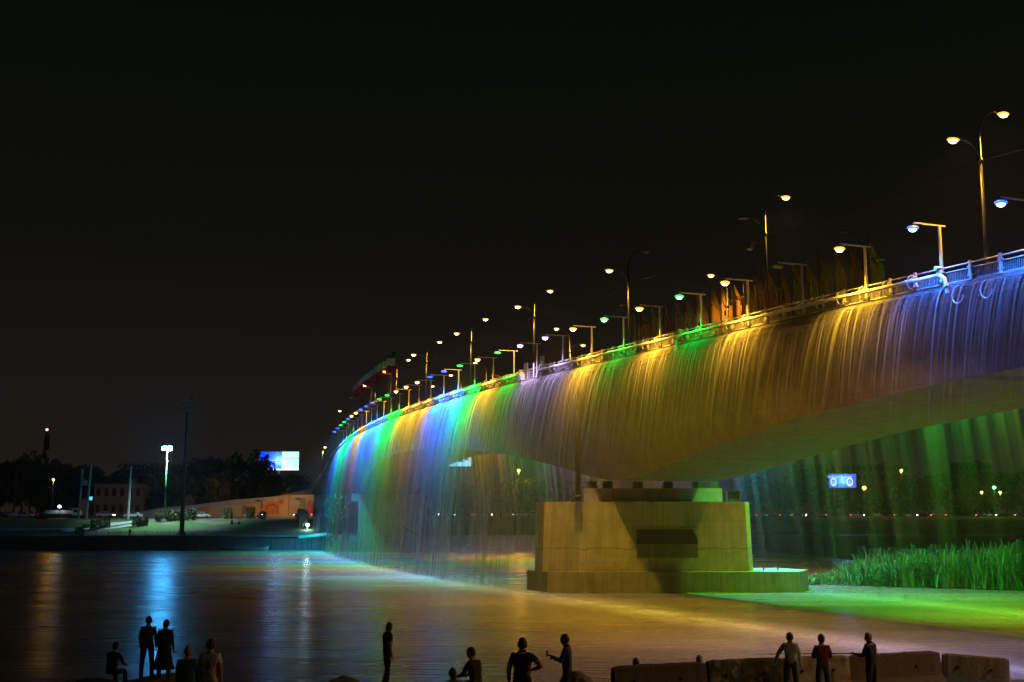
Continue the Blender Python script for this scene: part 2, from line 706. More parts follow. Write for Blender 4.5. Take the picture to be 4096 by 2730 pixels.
mound('reed_islet', [(30.5, 124), (34, 121.8), (39, 119.6), (44, 117), (50, 112.5), (58, 107), (72, 101), (86, 104), (92, 122), (80, 134),
                     (62, 136), (48, 132), (38, 129), (32, 127)], (60, 119), 0.55, M_mud)

mound('mud_flat', [(20, 150), (50, 128), (110, 120), (200, 118), (420, 140), (560, 300), (560, 470), (240, 470), (110, 460), (56, 435), (38, 330), (22, 232)], (240, 300), 0.9,
      pm('dark_flat', (0.05, 0.045, 0.03), (0.03, 0.03, 0.02), 0.15, 0.95, 0.5), rings=5, seed=4, jag=0.05)

# near bank, seen only along the lower edge of the picture
M_nb = pm('near_bank_dirt', (0.10, 0.085, 0.065), (0.055, 0.047, 0.036), 0.9, 0.95, 0.6)
edge = [(-60, 30), (-30, 31.5), (-22, 32.2), (-15, 33.8), (-13.0, 34.9), (-10.5, 35.0), (-9.2, 33.6), (-8.2, 33.2), (-6.6, 35.35), (-5, 35.9), (-2, 36.1),
        (0.4, 36.3), (1.5, 36.6), (2.3, 35.5), (3.6, 34.6), (7, 35.6), (10, 36.6), (13, 37.5), (17.6, 37.9), (24, 37.0), (40, 33), (60, 30)]
mb = MB()
vs = []
for (x, y) in edge:
    nzv = noise.noise(Vector((x * 0.6, 0, 3))) * 0.12
    hz = 2.05 if x > 2 else 2.2
    if -9 < x < 2.2:
        hz = 2.12
    vs += [(x, 6, 2.4), (x, 22, 2.4), (x, 28, 2.35), (x, y - 1.2, hz + 0.05 + nzv), (x, y, hz + nzv), (x, y + 0.6, hz - 0.7), (x + 0.3, y + 2.0, 0.6 + nzv), (x, y + 4.5, -0.8)]
fs = []
for i in range(len(edge) - 1):
    for j in range(7):
        fs.append((i * 8 + j, (i + 1) * 8 + j, (i + 1) * 8 + j + 1, i * 8 + j + 1))
mb.add(vs, fs)
structure('near_bank_ground', mb.mesh('near_bank_ground', M_nb, smooth=True))


# ------------------------------------------------------------------ the bridge
bridge = thing('bridge', 'long concrete river bridge with a pipe railing and water pouring over its edges', 'bridge', tuple(BP(97, 9, 0)))
B0 = BP(97, 9, 0)
SS = [-40 + 3 * i for i in range(0, 137)]


def sweep(prof, ss, closed=True):
    """prof(s) -> list of (p, z)"""
    mb = MB()
    vs = []
    n = None
    for s in ss:
        q = prof(s)
        n = len(q)
        for (p, z) in q:
            vs.append(BP(s, p, z))
    fs = []
    for i in range(len(ss) - 1):
        for j in range(n if closed else n - 1):
            k = (j + 1) % n
            fs.append((i * n + j, i * n + k, (i + 1) * n + k, (i + 1) * n + j))
    mb.add(vs, fs)
    return mb


def prof_girder(s):
    z = zk(s)
    b = zb(s)
    k = 0.7 + 0.31 * (z - b - 0.8)
    return [(0.35, z - 0.16), (0.0, z - 0.16), (0.0, z - 0.62), (0.7, z - 0.8), (k, b), (17.8 - k, b), (17.1, z - 0.8),
            (17.8, z - 0.62), (17.8, z - 0.16), (17.45, z - 0.16), (17.45, z - 0.3), (0.35, z - 0.3)]


ss_g = [s for s in SS if s <= 266]
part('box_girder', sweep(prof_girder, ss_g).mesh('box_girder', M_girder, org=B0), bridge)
part('road_surface', sweep(lambda s: [(1.6, zk(s) - 0.296), (16.2, zk(s) - 0.296)], SS, False).mesh('road_surface', M_asph, org=B0), bridge)


def prof_ramp(s):
    z = zk(s)
    return [(0.0, z - 0.16), (0.0, z - 0.8), (1.2, z - 1.6), (16.6, z - 1.6), (17.8, z - 0.8), (17.8, z - 0.16), (17.45, z - 0.3), (0.35, z - 0.3)]


part('ramp_deck', sweep(prof_ramp, [266 + 4 * i for i in range(32)]).mesh('ramp_deck', M_girder, org=B0), bridge)
M_kerb = pm('kerb_concrete', (0.42, 0.40, 0.36), (0.30, 0.28, 0.25), 2, 0.8)
for p0 in (0.0, 17.35):
    part('kerb', sweep(lambda s: [(p0 - 0.06, zk(s) - 0.155), (p0 - 0.06, zk(s)), (p0 + 0.5, zk(s)), (p0 + 0.5, zk(s) - 0.155)], SS).mesh('kerb', M_kerb, org=B0), bridge)
    pp = -0.26 if p0 == 0 else 18.06
    part('water_trough', sweep(lambda s: [(pp - 0.14, zk(s) - 0.34), (pp - 0.14, zk(s) - 0.12), (pp + 0.14, zk(s) - 0.12), (pp + 0.14, zk(s) - 0.34)],
                               [s for s in SS if -10 < s < 268]).mesh('water_trough', M_dark, org=B0), bridge)
# rails
for pr, zz, r_, nm in ((0.12, 1.02, 0.045, 'handrail'), (0.05, 0.72, 0.032, 'middle_rail'), (0.12, 0.10, 0.035, 'bottom_rail'),
                       (17.7, 1.02, 0.045, 'handrail'), (17.7, 0.5, 0.03, 'middle_rail')):
    mb = MB()
    mb.tube([BP(s, pr, zk(s) + zz) for s in [-30 + 3 * i for i in range(128)]], r_, 6)
    part(nm, mb.mesh(nm, M_white, smooth=True, org=B0), bridge)
mb = MB()
mb.box((0, 0, 0.54), (0.13, 0.17, 1.16))
mb.box((-0.03, 0, 0.03), (0.3, 0.3, 0.05))
mb.box((0.0, 0, 0.78), (0.16, 0.34, 0.06))
mb.box((0.0, 0, 0.30), (0.16, 0.34, 0.06))
rpost = mb.mesh('railing_post', M_white)
mb = MB()
arc = [(-0.02 - 0.36 * sin(k / 8 * pi), 0.1, 0.55 + 0.36 - 0.36 * cos(k / 8 * pi) - 0.36) for k in range(9)]
mb.tube([(0.02, 0.05, 0.95), (-0.22, 0.08, 0.98), (-0.45, 0.10, 0.82), (-0.50, 0.12, 0.5), (-0.40, 0.12, 0.22), (-0.02, 0.1, 0.10)], 0.035, 5)
mb.tube([(0.02, -0.08, 0.98), (-0.30, 0.02, 0.74), (-0.48, 0.05, 0.62)], 0.03, 5)
rbr = mb.mesh('pipe_bracket', M_white)
mb = MB()
for k in range(1, 17):
    mb.box((0.12, 2.167 * k / 17, 0.40), (0.03, 0.045, 0.56))
rpk = mb.mesh('picket_row', pm('picket_paint', (0.25, 0.25, 0.25), (0.16, 0.16, 0.16), 3, 0.5))
SP = 6.5 / 3
k0 = 43.68 - 6.5 * 5
for i in range(0, 118):
    s = k0 + SP * i
    h = heading(s)
    q = BP(s, 0.0, zk(s)) - B0
    sl = atan2(zk(s + 1) - zk(s), 1.0)
    part('railing_post', rpost, bridge, q, -h)
    part('picket_row', rpk, bridge, q, rot=(sl, 0, -h))
    if s > 51 and not 105 < s < 114 and s < 262:
        part('pipe_bracket', rbr, bridge, q, -h)
# water main along the railing
for a, b, r_ in ((50.5, 106.2, 0.115), (112.6, 262, 0.17)):
    n = int((b - a) / 2)
    mb = MB()
    mb.tube([BP(a + (b - a) * k / n, -0.42, zk(a + (b - a) * k / n) + 0.55) for k in range(n + 1)], r_, 10)
    part('water_pipe', mb.mesh('water_pipe', M_white, smooth=True, org=B0), bridge)
    n2 = int((b - a) / 4.33)
    mb = MB()
    mb.tube([(0, 0, 0), (0, 0.16, 0)], r_ + 0.05, 10)
    me_col = mb.mesh('pipe_collar', M_white)
    for k in range(n2):
        s = a + 2 + 4.33 * k
        part('pipe_collar', me_col, bridge, BP(s, -0.42, zk(s) + 0.55) - B0, -heading(s))
for s0, sg, r_ in ((50.5, -1, 0.11), (78.2, 1, 0.10), (106.2, 1, 0.17), (112.6, -1, 0.30)):
    mb = MB()
    pts = [BP(s0 - sg * 0.2, -0.42, zk(s0) + 0.55), BP(s0 + sg * 0.6, -0.44, zk(s0) + 0.52), BP(s0 + sg * 1.0, -0.46, zk(s0) + 0.25),
           BP(s0 + sg * 1.15, -0.5, zk(s0) - 0.2), BP(s0 + sg * 1.2, -0.5, zk(s0) - 0.6)]
    mb.tube(pts, [r_, r_ * 1.1, r_ * 1.1, r_, r_], 10)
    for k in (1, 3):
        d = (pts[k] - pts[k - 1]).normalized()
        mb.tube([pts[k] - d * 0.05, pts[k] + d * 0.05], r_ * 1.5, 12)
    mb.box(BP(s0 + sg * 0.5, -0.44, zk(s0) + 0.80), (0.12, 0.12, 0.3))
    mb.tube([BP(s0 + sg * 0.5, -0.62, zk(s0) + 0.95), BP(s0 + sg * 0.5, -0.26, zk(s0) + 0.95)], 0.12, 8)
    part('pipe_valve', mb.mesh('pipe_valve', M_white, smooth=False, org=B0), bridge)
for s0, hh in ((106.7, 2.0), (107.3, 2.0), (111.0, 1.75), (111.7, 1.75), (109.2, 1.5)):
    mb = MB()
    mb.tube([BP(s0, -0.15, zk(s0) - 0.2), BP(s0, -0.15, zk(s0) + hh)], 0.10, 8)
    part('standpipe', mb.mesh('standpipe', M_white, org=B0), bridge)
# loose hose ends over the edge
for s0 in (46.5, 48.6):
    mb = MB()
    mb.tube([BP(s0 + 0.45 * sin(a_), -0.4 - 0.1 * a_ / 5, zk(s0) - 0.75 + 0.5 * cos(a_)) for a_ in [0.5 * k for k in range(10)]], 0.035, 6)
    part('hose_loop', mb.mesh('hose_loop', M_white, org=B0), bridge)
# drain pipe
mb = MB()
mb.tube([(6.35, 111.6, 8.6), (6.35, 111.6, 19.5), (6.7, 111.9, 20.2)], 0.27, 10)
mb.tube([(6.35, 111.6, 8.75), (6.35, 111.6, 9.15)], 0.40, 10)
part('drain_pipe', mb.mesh('drain_pipe', M_dark, smooth=True, org=B0), bridge)


def hexa(xl, xr, yf, yb, z0, z1, ch, bl=0.0, dent=0.0):
    """a pier block with chamfered ends, battered by bl"""
    def ring(k, z):
        return [(xl + k, yf + ch + dent, z), (xl + ch * 0.45 + k, yf + k * 0.6, z), (xr - ch * 0.45 - k, yf + k * 0.6, z), (xr - k, yf + ch + dent, z),
                (xr - k, yb - ch, z), (xr - ch * 0.45 - k, yb, z), (xl + ch * 0.45 + k, yb, z), (xl + k, yb - ch, z)]
    mb = MB()
    a, b = ring(0, z0), ring(bl, z1)
    n = 8
    mb.add(a + b, [tuple(range(n - 1, -1, -1)), tuple(range(n, 2 * n))] + [(i, (i + 1) % n, n + (i + 1) % n, n + i) for i in range(n)])
    return mb


PO = Vector((13.1, 115.5, 0))
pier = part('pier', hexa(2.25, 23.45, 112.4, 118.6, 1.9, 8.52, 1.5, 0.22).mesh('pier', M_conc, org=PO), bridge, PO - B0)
part('footing', hexa(1.45, 29.2, 111.35, 120.2, -1.5, 1.9, 4.2).mesh('footing', M_foot, org=PO), pier)
mb = MB()
mb.box((14.1, 116.6, 9.2), (13.6, 2.6, 1.38))
part('bearing_wall', mb.mesh('bearing_wall', M_conc, org=PO), pier)
mb = MB()
for xb in (8.0, 9.6, 12.6, 15.6, 18.6, 20.2):
    mb.box((xb, 116.4, 10.2), (0.9, 1.6, 0.75))
part('bearing_pads', mb.mesh('bearing_pads', M_dark, org=PO), pier)
# inset plaque on the pier face
yf = 112.38
mb = MB()
mb.box((14.94, yf - 0.05, 5.96), (6.1, 0.16, 0.12))
mb.box((11.93, yf - 0.05, 4.6), (0.12, 0.16, 2.8))
part('plaque_trim', mb.mesh('plaque_trim', pm('old_white_trim', (0.45, 0.42, 0.36), (0.3, 0.27, 0.22), 6, 0.8), org=PO), pier)
mb = MB()
mb.box((14.94, yf - 0.01, 5.18), (5.86, 0.10, 1.42))
part('plaque_panel', mb.mesh('plaque_panel', pm('plaque_dark', (0.075, 0.05, 0.032), (0.05, 0.035, 0.024), 2, 0.7), org=PO), pier)
mb = MB()
mb.add([(17.45, yf - 0.075, 5.9), (17.98, yf - 0.075, 5.9), (17.98, yf - 0.075, 4.95), (17.90, yf - 0.075, 4.9), (17.72, yf - 0.075, 5.35), (17.5, yf - 0.075, 5.6)],
       [(0, 1, 2, 3, 4, 5)])
part('torn_facing', mb.mesh('torn_facing', pm('old_white_trim', (0.45, 0.42, 0.36)), org=PO), pier)
mb = MB()
mb.box((0, 0, 0), (1.40, 0.12, 1.24))
tile = mb.mesh('plaque_tile', pm('plaque_tile', (0.20, 0.175, 0.13), (0.15, 0.13, 0.10), 1.5, 0.8))
for k in range(4):
    part('plaque_tile', tile, pier, Vector((12.7 + 1.49 * k, yf - 0.01 - 0.006 * (k % 2), 3.82)) - PO)
# handrail stubs on the footing
mb = MB()
for xb in (24.6, 26.0):
    mb.tube([(xb, 114.5, 1.9), (xb - 0.05, 114.5, 2.6)], 0.05, 6)
part('mooring_pegs', mb.mesh('mooring_pegs', M_dark, org=PO), pier)
# ribbed cabinet standing on the pier
cab = thing('metal_cabinet', 'ribbed grey metal cabinet on the right end of the pier top', 'cabinet', (21.75, 114.2, 8.525))
mb = MB()
mb.box((0, 0, 0.5), (1.16, 1.0, 1.0))
for k in range(7):
    mb.box((-0.5 + 0.166 * k, -0.51, 0.5), (0.06, 0.06, 0.98))
part('body', mb.mesh('body', M_pole), cab)
mb = MB()
mb.box((0.12, 0, 1.04), (1.6, 1.2, 0.06))
part('lid', mb.mesh('lid', M_dark), cab)

# second pier on the far bank
PO2 = Vector((-25, 245, 0))
pier2 = part('pier', hexa(-32.2, -18.2, 241.5, 249.5, 2.3, 10.2, 1.4, 0.1).mesh('pier', M_conc, org=PO2), bridge, PO2 - B0)
part('footing', hexa(-37.5, -11.6, 238.6, 252, -1.0, 2.3, 2.0).mesh('footing', M_foot, org=PO2), pier2)
mb = MB()
mb.box((-26.5, 245, 10.95), (14.2, 4.4, 1.6))
part('bearing_wall', mb.mesh('bearing_wall', M_conc, org=PO2), pier2)
mb = MB()
mb.tube([(-22.6, 240.9, 5.0), (-18.4, 240.3, 2.4)], 0.18, 6)
part('leaning_beam', mb.mesh('leaning_beam', M_dark, org=PO2), pier2)
# ramp columns
for s in (272, 286):
    for p in (2.5, 15.3):
        q = BP(s, p, 0)
        gz = ground_z(q.x, q.y)
        mb = MB()
        mb.box((0, 0, (zk(s) - 1.7 + gz - 0.5) / 2), (1.3, 1.3, zk(s) - 1.7 - gz + 0.5))
        part('ramp_column', mb.mesh('ramp_column', M_girder), bridge, Vector((q.x, q.y, 0)) - B0)


# ------------------------------------------------------------------ falling water
def curtain_mat(name, seed, lo, hi, gain, fine, d0=0.44, b0=0.06, fv=0.5, sharp=1.8):
    m, nt, b = new_mat(name)
    L = nt.links.new
    nt.nodes.remove(b)
    out = nt.nodes['Material Output']
    uv = nt.nodes.new('ShaderNodeUVMap')
    sp = nt.nodes.new('ShaderNodeSeparateXYZ')
    L(uv.outputs[0], sp.inputs[0])

    def mth(op, a, bb=None, v=None, cl=False):
        k = nt.nodes.new('ShaderNodeMath')
        k.operation = op
        k.use_clamp = cl
        for i, q in enumerate((a, bb)):
            if q is None:
                continue
            if isinstance(q, (int, float)):
                k.inputs[i].default_value = q
            else:
                L(q, k.inputs[i])
        if v is not None:
            k.inputs[1].default_value = v
        return k.outputs[0]
    # streams: position along the bridge with a slow sideways wander as they fall
    wob = nt.nodes.new('ShaderNodeTexNoise')
    wob.noise_dimensions = '2D'
    wob.inputs['Scale'].default_value = 0.5
    wob.inputs['Detail'].default_value = 2
    cmb = nt.nodes.new('ShaderNodeCombineXYZ')
    L(sp.outputs['X'], cmb.inputs[0])
    L(mth('MULTIPLY', sp.outputs['Y'], v=1.5), cmb.inputs[1])
    L(cmb.outputs[0], wob.inputs['Vector'])
    u = mth('ADD', sp.outputs['X'], mth('MULTIPLY', mth('SUBTRACT', wob.outputs['Fac'], v=0.5), mth('MULTIPLY', sp.outputs['Y'], v=0.8)))
    u = mth('ADD', u, v=seed * 37.1)

    def band(freq, det):
        n = nt.nodes.new('ShaderNodeTexNoise')
        n.noise_dimensions = '1D'
        n.inputs['Scale'].default_value = freq
        n.inputs['Detail'].default_value = det
        n.inputs['Roughness'].default_value = 0.6
        L(u, n.inputs['W'])
        return n.outputs['Fac']
    f1 = band(fine, 3)
    f2 = band(0.55, 2)
    f3 = band(0.09, 1)
    mr = nt.nodes.new('ShaderNodeMapRange')
    mr.inputs['From Min'].default_value = lo
    mr.inputs['From Max'].default_value = hi
    L(f1, mr.inputs[0])
    streaks = mr.outputs[0]
    soft = nt.nodes.new('ShaderNodeMapRange')
    soft.inputs['From Min'].default_value = 0.34
    soft.inputs['From Max'].default_value = 0.68
    L(f2, soft.inputs[0])
    grp = nt.nodes.new('ShaderNodeMapRange')
    grp.inputs['From Min'].default_value = 0.25
    grp.inputs['From Max'].default_value = 0.7
    grp.inputs['To Min'].default_value = 0.35
    grp.inputs['To Max'].default_value = 1.2
    L(f3, grp.inputs[0])
    # sharp jets near the lip, blending to a soft veil below
    vv = sp.outputs['Y']
    near = nt.nodes.new('ShaderNodeMapRange')
    near.inputs['From Min'].default_value = 0.05
    near.inputs['From Max'].default_value = 0.75
    near.inputs['To Min'].default_value = 0.92
    near.inputs['To Max'].default_value = 0.30
    L(vv, near.inputs[0])
    mix = nt.nodes.new('ShaderNodeMix')
    mix.data_type = 'FLOAT'
    L(near.outputs[0], mix.inputs[0])
    L(mth('MULTIPLY', soft.outputs[0], v=0.55), mix.inputs[2])
    L(streaks, mix.inputs[3])
    shp = nt.nodes.new('ShaderNodeMapRange')         # thin separate jets near the viewer, a closed sheet far off
    shp.inputs['From Min'].default_value = 50
    shp.inputs['From Max'].default_value = 112
    shp.inputs['To Min'].default_value = sharp
    shp.inputs['To Max'].default_value = 1.0
    L(sp.outputs['X'], shp.inputs[0])
    a = mth('POWER', mth('MAXIMUM', mix.outputs[0], 0.0), shp.outputs[0])
    a = mth('MULTIPLY', a, grp.outputs[0])
    fall = nt.nodes.new('ShaderNodeMapRange')
    fall.inputs['From Min'].default_value = 0.0
    fall.inputs['From Max'].default_value = fv
    fall.interpolation_type = 'SMOOTHSTEP'
    fall.inputs['To Min'].default_value = 1.0
    L(vv, fall.inputs[0])
    bot = nt.nodes.new('ShaderNodeMapRange')
    bot.interpolation_type = 'SMOOTHSTEP'
    bot.inputs['From Min'].default_value = 55
    bot.inputs['From Max'].default_value = 140
    bot.inputs['To Min'].default_value = b0
    bot.inputs['To Max'].default_value = 1.0
    L(sp.outputs['X'], bot.inputs[0])
    L(bot.outputs[0], fall.inputs['To Max'])
    a = mth('MULTIPLY', a, fall.outputs[0])
    den = nt.nodes.new('ShaderNodeMapRange')         # the flow grows towards the far end
    den.inputs['From Min'].default_value = 45
    den.inputs['From Max'].default_value = 120
    den.inputs['To Min'].default_value = d0
    den.inputs['To Max'].default_value = 1.45
    L(sp.outputs['X'], den.inputs[0])
    a = mth('MULTIPLY', a, den.outputs[0])
    a = mth('MULTIPLY', a, gain, cl=True)
    df = nt.nodes.new('ShaderNodeBsdfDiffuse')
    df.inputs[0].default_value = (0.56, 0.56, 0.56, 1)
    tl = nt.nodes.new('ShaderNodeBsdfTranslucent')
    tl.inputs[0].default_value = (0.56, 0.56, 0.56, 1)
    mx = nt.nodes.new('ShaderNodeMixShader')
    mx.inputs[0].default_value = 0.5
    L(df.outputs[0], mx.inputs[1])
    L(tl.outputs[0], mx.inputs[2])
    tr = nt.nodes.new('ShaderNodeBsdfTransparent')
    m2 = nt.nodes.new('ShaderNodeMixShader')
    L(a, m2.inputs[0])
    L(tr.outputs[0], m2.inputs[1])
    L(mx.outputs[0], m2.inputs[2])
    L(m2.outputs[0], out.inputs[0])
    return m


def curtain(name, label, p0, side, layers, s0, s1, ds_=2.0, gap=None):
    mb = MB()
    uvs = []
    mats = []
    nv = 18
    for li, (v0, m) in enumerate(layers):
        mats.append(m)
        ns = int((s1 - s0) / ds_)
        vs = []
        for i in range(ns + 1):
            s = s0 + (s1 - s0) * i / ns
            z0 = zk(s) - 0.14
            q = BP(s)
            zl = 0.02
            T = sqrt(2 * (z0 - zl) / 9.81)
            for j in range(nv + 1):
                t = T * (j / nv) ** 0.75
                vs.append(BP(s, p0 + side * (v0 * t), z0 - 4.905 * t * t))
                uvs.append((s, (4.905 * t * t) / (z0 - zl)))
        fs = []
        for i in range(ns):
            for j in range(nv):
                a = i * (nv + 1) + j
                fs.append((a, a + 1, a + nv + 2, a + nv + 1))
        mb.add(vs, fs, li)
    me = mb.mesh(name, mats, smooth=True)
    ul = me.uv_layers.new(name='UVMap')
    for lp in me.loops:
        ul.data[lp.index].uv = uvs[lp.vertex_index]
    o = part(name, me)
    return tag(o, label, 'waterfall', kind='stuff')


cm = [curtain_mat('falling_water', 1, 0.44, 0.72, 0.9, 4.2), curtain_mat('falling_water', 2, 0.46, 0.72, 0.85, 7.5), curtain_mat('falling_water', 3, 0.44, 0.74, 0.62, 1.6)]
curtain('water_curtain', 'curtain of falling water along the near edge of the bridge, lit in bands of colour', -0.36, -1,
        [(1.35, cm[0]), (1.7, cm[1]), (2.1, cm[2])], 8, 264)
cf = [curtain_mat('veil_of_water', 5, 0.36, 0.72, 0.42, 0.38, 1.0, 0.5, 1.0, 1.5), curtain_mat('veil_of_water', 6, 0.40, 0.74, 0.36, 0.9, 1.0, 0.5, 1.0, 1.5)]
curtain('water_curtain', 'veil of water falling from the far edge of the bridge, seen through the arches', 18.16, 1,
        [(1.4, cf[0]), (1.9, cf[1])], 8, 256, 3.0)

# foam where the water lands
def foam_mat():
    m, nt, b = new_mat('foam')
    L = nt.links.new
    t = nt.nodes.new('ShaderNodeTexCoord')
    n = nt.nodes.new('ShaderNodeTexNoise')
    n.inputs['Scale'].default_value = 0.22
    n.inputs['Detail'].default_value = 3
    uv = nt.nodes.new('ShaderNodeUVMap')
    sp = nt.nodes.new('ShaderNodeSeparateXYZ')
    L(t.outputs['Object'], n.inputs['Vector'])
    L(uv.outputs[0], sp.inputs[0])
    r = nt.nodes.new('ShaderNodeMapRange')
    r.inputs['From Min'].default_value = 0.15
    r.inputs['From Max'].default_value = 0.95
    L(n.outputs['Fac'], r.inputs[0])
    k = nt.nodes.new('ShaderNodeMath')
    k.operation = 'MULTIPLY'
    L(r.outputs[0], k.inputs[0])
    L(sp.outputs['Y'], k.inputs[1])
    L(k.outputs[0], b.inputs['Alpha'])
    b.inputs['Base Color'].default_value = (0.6, 0.58, 0.52, 1)
    b.inputs['Roughness'].default_value = 0.8
    return m


M_foam = foam_mat()
for p0, lab in ((-3.4, 'pale line of foam where the near water curtain hits the river'), (21.4, 'pale line of foam under the far water curtain')):
    mb = MB()
    uvs = []
    vs = []
    prof = [(-2.2, 0), (-0.8, 0.5), (0, 0.9), (0.8, 0.5), (2.2, 0)]
    sl = [8 + 3 * i for i in range(79)]
    for s in sl:
        for (o_, a_) in prof:
            q = BP(s, p0 + o_ * (1.9 + 1.6 * min(1, max(0, (s - 90) / 40))), 0.006)
            vs.append(q)
            uvs.append((s, a_ * (0.35 if p0 > 0 else 1.0 - 0.55 * min(1, max(0, (s - 90) / 40)))))
    fs = [(i * 5 + j, i * 5 + j + 1, i * 5 + 6 + j, i * 5 + 5 + j) for i in range(len(sl) - 1) for j in range(4)]
    mb.add(vs, fs)
    me = mb.mesh('foam_line', M_foam)
    ul = me.uv_layers.new(name='UVMap')
    for lp in me.loops:
        ul.data[lp.index].uv = uvs[lp.vertex_index]
    tag(part('foam_line', me), lab, 'foam', kind='stuff')

# ------------------------------------------------------------------ floodlight posts on the railing
mb = MB()
mb.box((0.0, 0, 1.78), (0.13, 0.13, 3.40))
mb.box((0.0, 0, 0.04), (0.30, 0.30, 0.06))
me_tpost = mb.mesh('post', M_white)
mb = MB()
mb.box((-0.72, 0, 3.50), (2.30, 0.09, 0.09))
me_tbar = mb.mesh('crossbar', M_white)
mb = MB()
mb.box((-1.86, 0, 3.28), (0.52, 0.34, 0.10), taper=0.75)
mb.box((-1.70, 0, 3.40), (0.06, 0.06, 0.18))
me_thouse = mb.mesh('lamp_housing', M_dark)
mb = MB()
mb.ell((-1.90, 0, 3.20), (0.37, 0.27, 0.12), 14, 8)
mbb = MB()
mbb.ell((-1.92, 0, 3.14), (0.25, 0.20, 0.17), 12, 7)
me_tlens = {}
LENS = {'yellow': (2.6, 0.95, 0.06), 'green': (0.05, 3.0, 0.3), 'blue': (0.05, 0.30, 5.0), 'violet white': (0.75, 0.6, 2.0)}
BULB = {'yellow': (22, 13, 5), 'green': (5, 22, 8), 'blue': (5, 9, 26), 'violet white': (16, 14, 24)}
me_tbulb = {}
for nme, c in LIGHTS.items():
    me_tlens[nme] = mb.mesh('lamp_lens', em('lens_' + nme.replace(' ', '_'), LENS[nme], 1.0))
    me_tbulb[nme] = mbb.mesh('bulb', em('bulb_' + nme.replace(' ', '_'), BULB[nme], 1.0))
me_tlens['unlit'] = mb.mesh('lamp_lens', M_lens_off)

T_COL = ['blue', 'blue', 'yellow', 'unlit', 'yellow', 'green', 'yellow', 'green', 'yellow', 'violet white', 'violet white', 'green', 'yellow', 'green',
         'blue', 'blue', 'yellow', 'yellow', 'yellow', 'green', 'green', 'blue', 'blue', 'blue', 'yellow', 'yellow', 'blue', 'green', 'green', 'blue', 'blue']
T_W = {'yellow': 21000, 'green': 4200, 'blue': 6000, 'violet white': 4600}


def flood_post(s, p, color, label, group, flip=False, watts=1.0, tilt=-4):
    q = BP(s, p, zk(s))
    t = thing('floodlight_post', label, 'floodlight', tuple(q), -heading(s) + (pi if flip else 0), group)
    part('post', me_tpost, t)
    part('crossbar', me_tbar, t)
    hsg = part('lamp_housing', me_thouse, t)
    part('lamp_lens', me_tlens[color], hsg)
    if color == 'yellow' or (color != 'unlit' and s < 115):
        part('bulb', me_tbulb[color], hsg)
    if color != 'unlit':
        lamp('floodlight_beam', t, (-1.95, 0, 3.0), LIGHTS[color], T_W[color] * watts, 'SPOT', (0, radians(tilt + (5 if color == 'yellow' and not flip else 0)), 0), 116 if color == 'yellow' else 118, 0.95, 0.45)
    return t


for i, c in enumerate(T_COL):
    s = 43.68 + 6.5 * i
    wk = 1.0
    if c != 'yellow':
        wk = 1.7 if i < 3 else (8.0 if i > 11 else 0.75)
    else:
        wk = 0.7 if i > 11 else 0.66
    flood_post(s, 0.0, c, 'T-shaped post with %s floodlight, %s on the near railing from the right' % (c, ORD[i]),
               'floodlight posts along the railing', False, wk)
for i, c in enumerate(['violet white', 'blue', 'violet white', 'yellow', 'violet white', 'yellow', 'violet white', 'yellow', 'blue', 'yellow']):
    s = 43.68 - 6.5 * (i + 1)  # unseen posts, row extended and tilted outward to light the near bank
    flood_post(s, 0.0, c, 'T-shaped post with %s floodlight, %s one beyond the right picture edge' % (c, ORD[i]), 'floodlight posts along the railing', False, 0.7 if i < 3 else 0.3, 4 if i < 3 else 26)
R_COL = ['yellow', 'yellow', 'yellow', 'green', 'unlit', 'green', 'yellow', 'green', 'blue', 'blue', 'yellow', 'yellow', 'unlit', 'yellow', 'yellow', 'violet white',
         'violet white', 'green', 'green', 'green', 'yellow', 'yellow', 'yellow', 'unlit', 'yellow', 'blue']
for i, c in enumerate(R_COL):
    s = 50.2 + 6.5 * i
    flood_post(s, 17.8, c, 'T-shaped far railing post with %s floodlight, %s from the right' % (c, ORD[i]),
               'floodlight posts on the far railing', True, (14.0 if i < 4 else 2.5 if i < 6 else 13.0) if c == 'green' and i < 9 else ((0.6 if i < 9 else 1.3) if c == 'yellow' else (8.0 if i < 11 else 4.0)), (2 if i == 7 else 17) if c == 'green' else 8)

# ------------------------------------------------------------------ tall double street lamps
mb = MB()
mb.tube([(0, 0, 0), (0, 0, 4), (0, 0, 8.6)], [0.13, 0.10, 0.075], 8)
mb.tube([(0, 0, 0), (0, 0, 0.5)], 0.19, 8)
mb.tube([(0, 0, 7.0), (0, 0, 7.35)], 0.13, 8)
me_lpole = mb.mesh('pole', M_pole, smooth=True)


def arm(sgn, z0, z1):
    mb = MB()
    pts = []
    for k in range(11):
        a = k / 10 * pi / 2
        pts.append((sgn * 1.35 * (1 - cos(a)), 0, z0 + (z1 - z0) * sin(a)))
    mb.tube(pts, 0.045, 6)
    return mb.mesh('arm', M_pole, smooth=True)


me_armu, me_arml = arm(1, 8.5, 10.25), arm(-1, 7.1, 8.25)


def head(sgn, z):
    mb = MB()
    mb.ell((sgn * 1.78, 0, z + 0.02), (0.46, 0.19, 0.11), 12, 6)
    h = mb.mesh('lamp_head', M_pole, smooth=True)
    mb = MB()
    mb.ell((sgn * 1.88, 0, z - 0.06), (0.40, 0.24, 0.11), 12, 7)
    m2 = MB()
    m2.ell((sgn * 1.90, 0, z - 0.12), (0.27, 0.19, 0.15), 12, 7)
    return h, mb.mesh('lamp_lens', em('lens_sodium', (1, 0.36, 0.03), 2.4)), mb.mesh('lamp_lens', M_lens_off), m2.mesh('bulb', em('bulb_sodium', (22, 13, 5), 1.0))


HU, HL = head(1, 10.25), head(-1, 8.25)


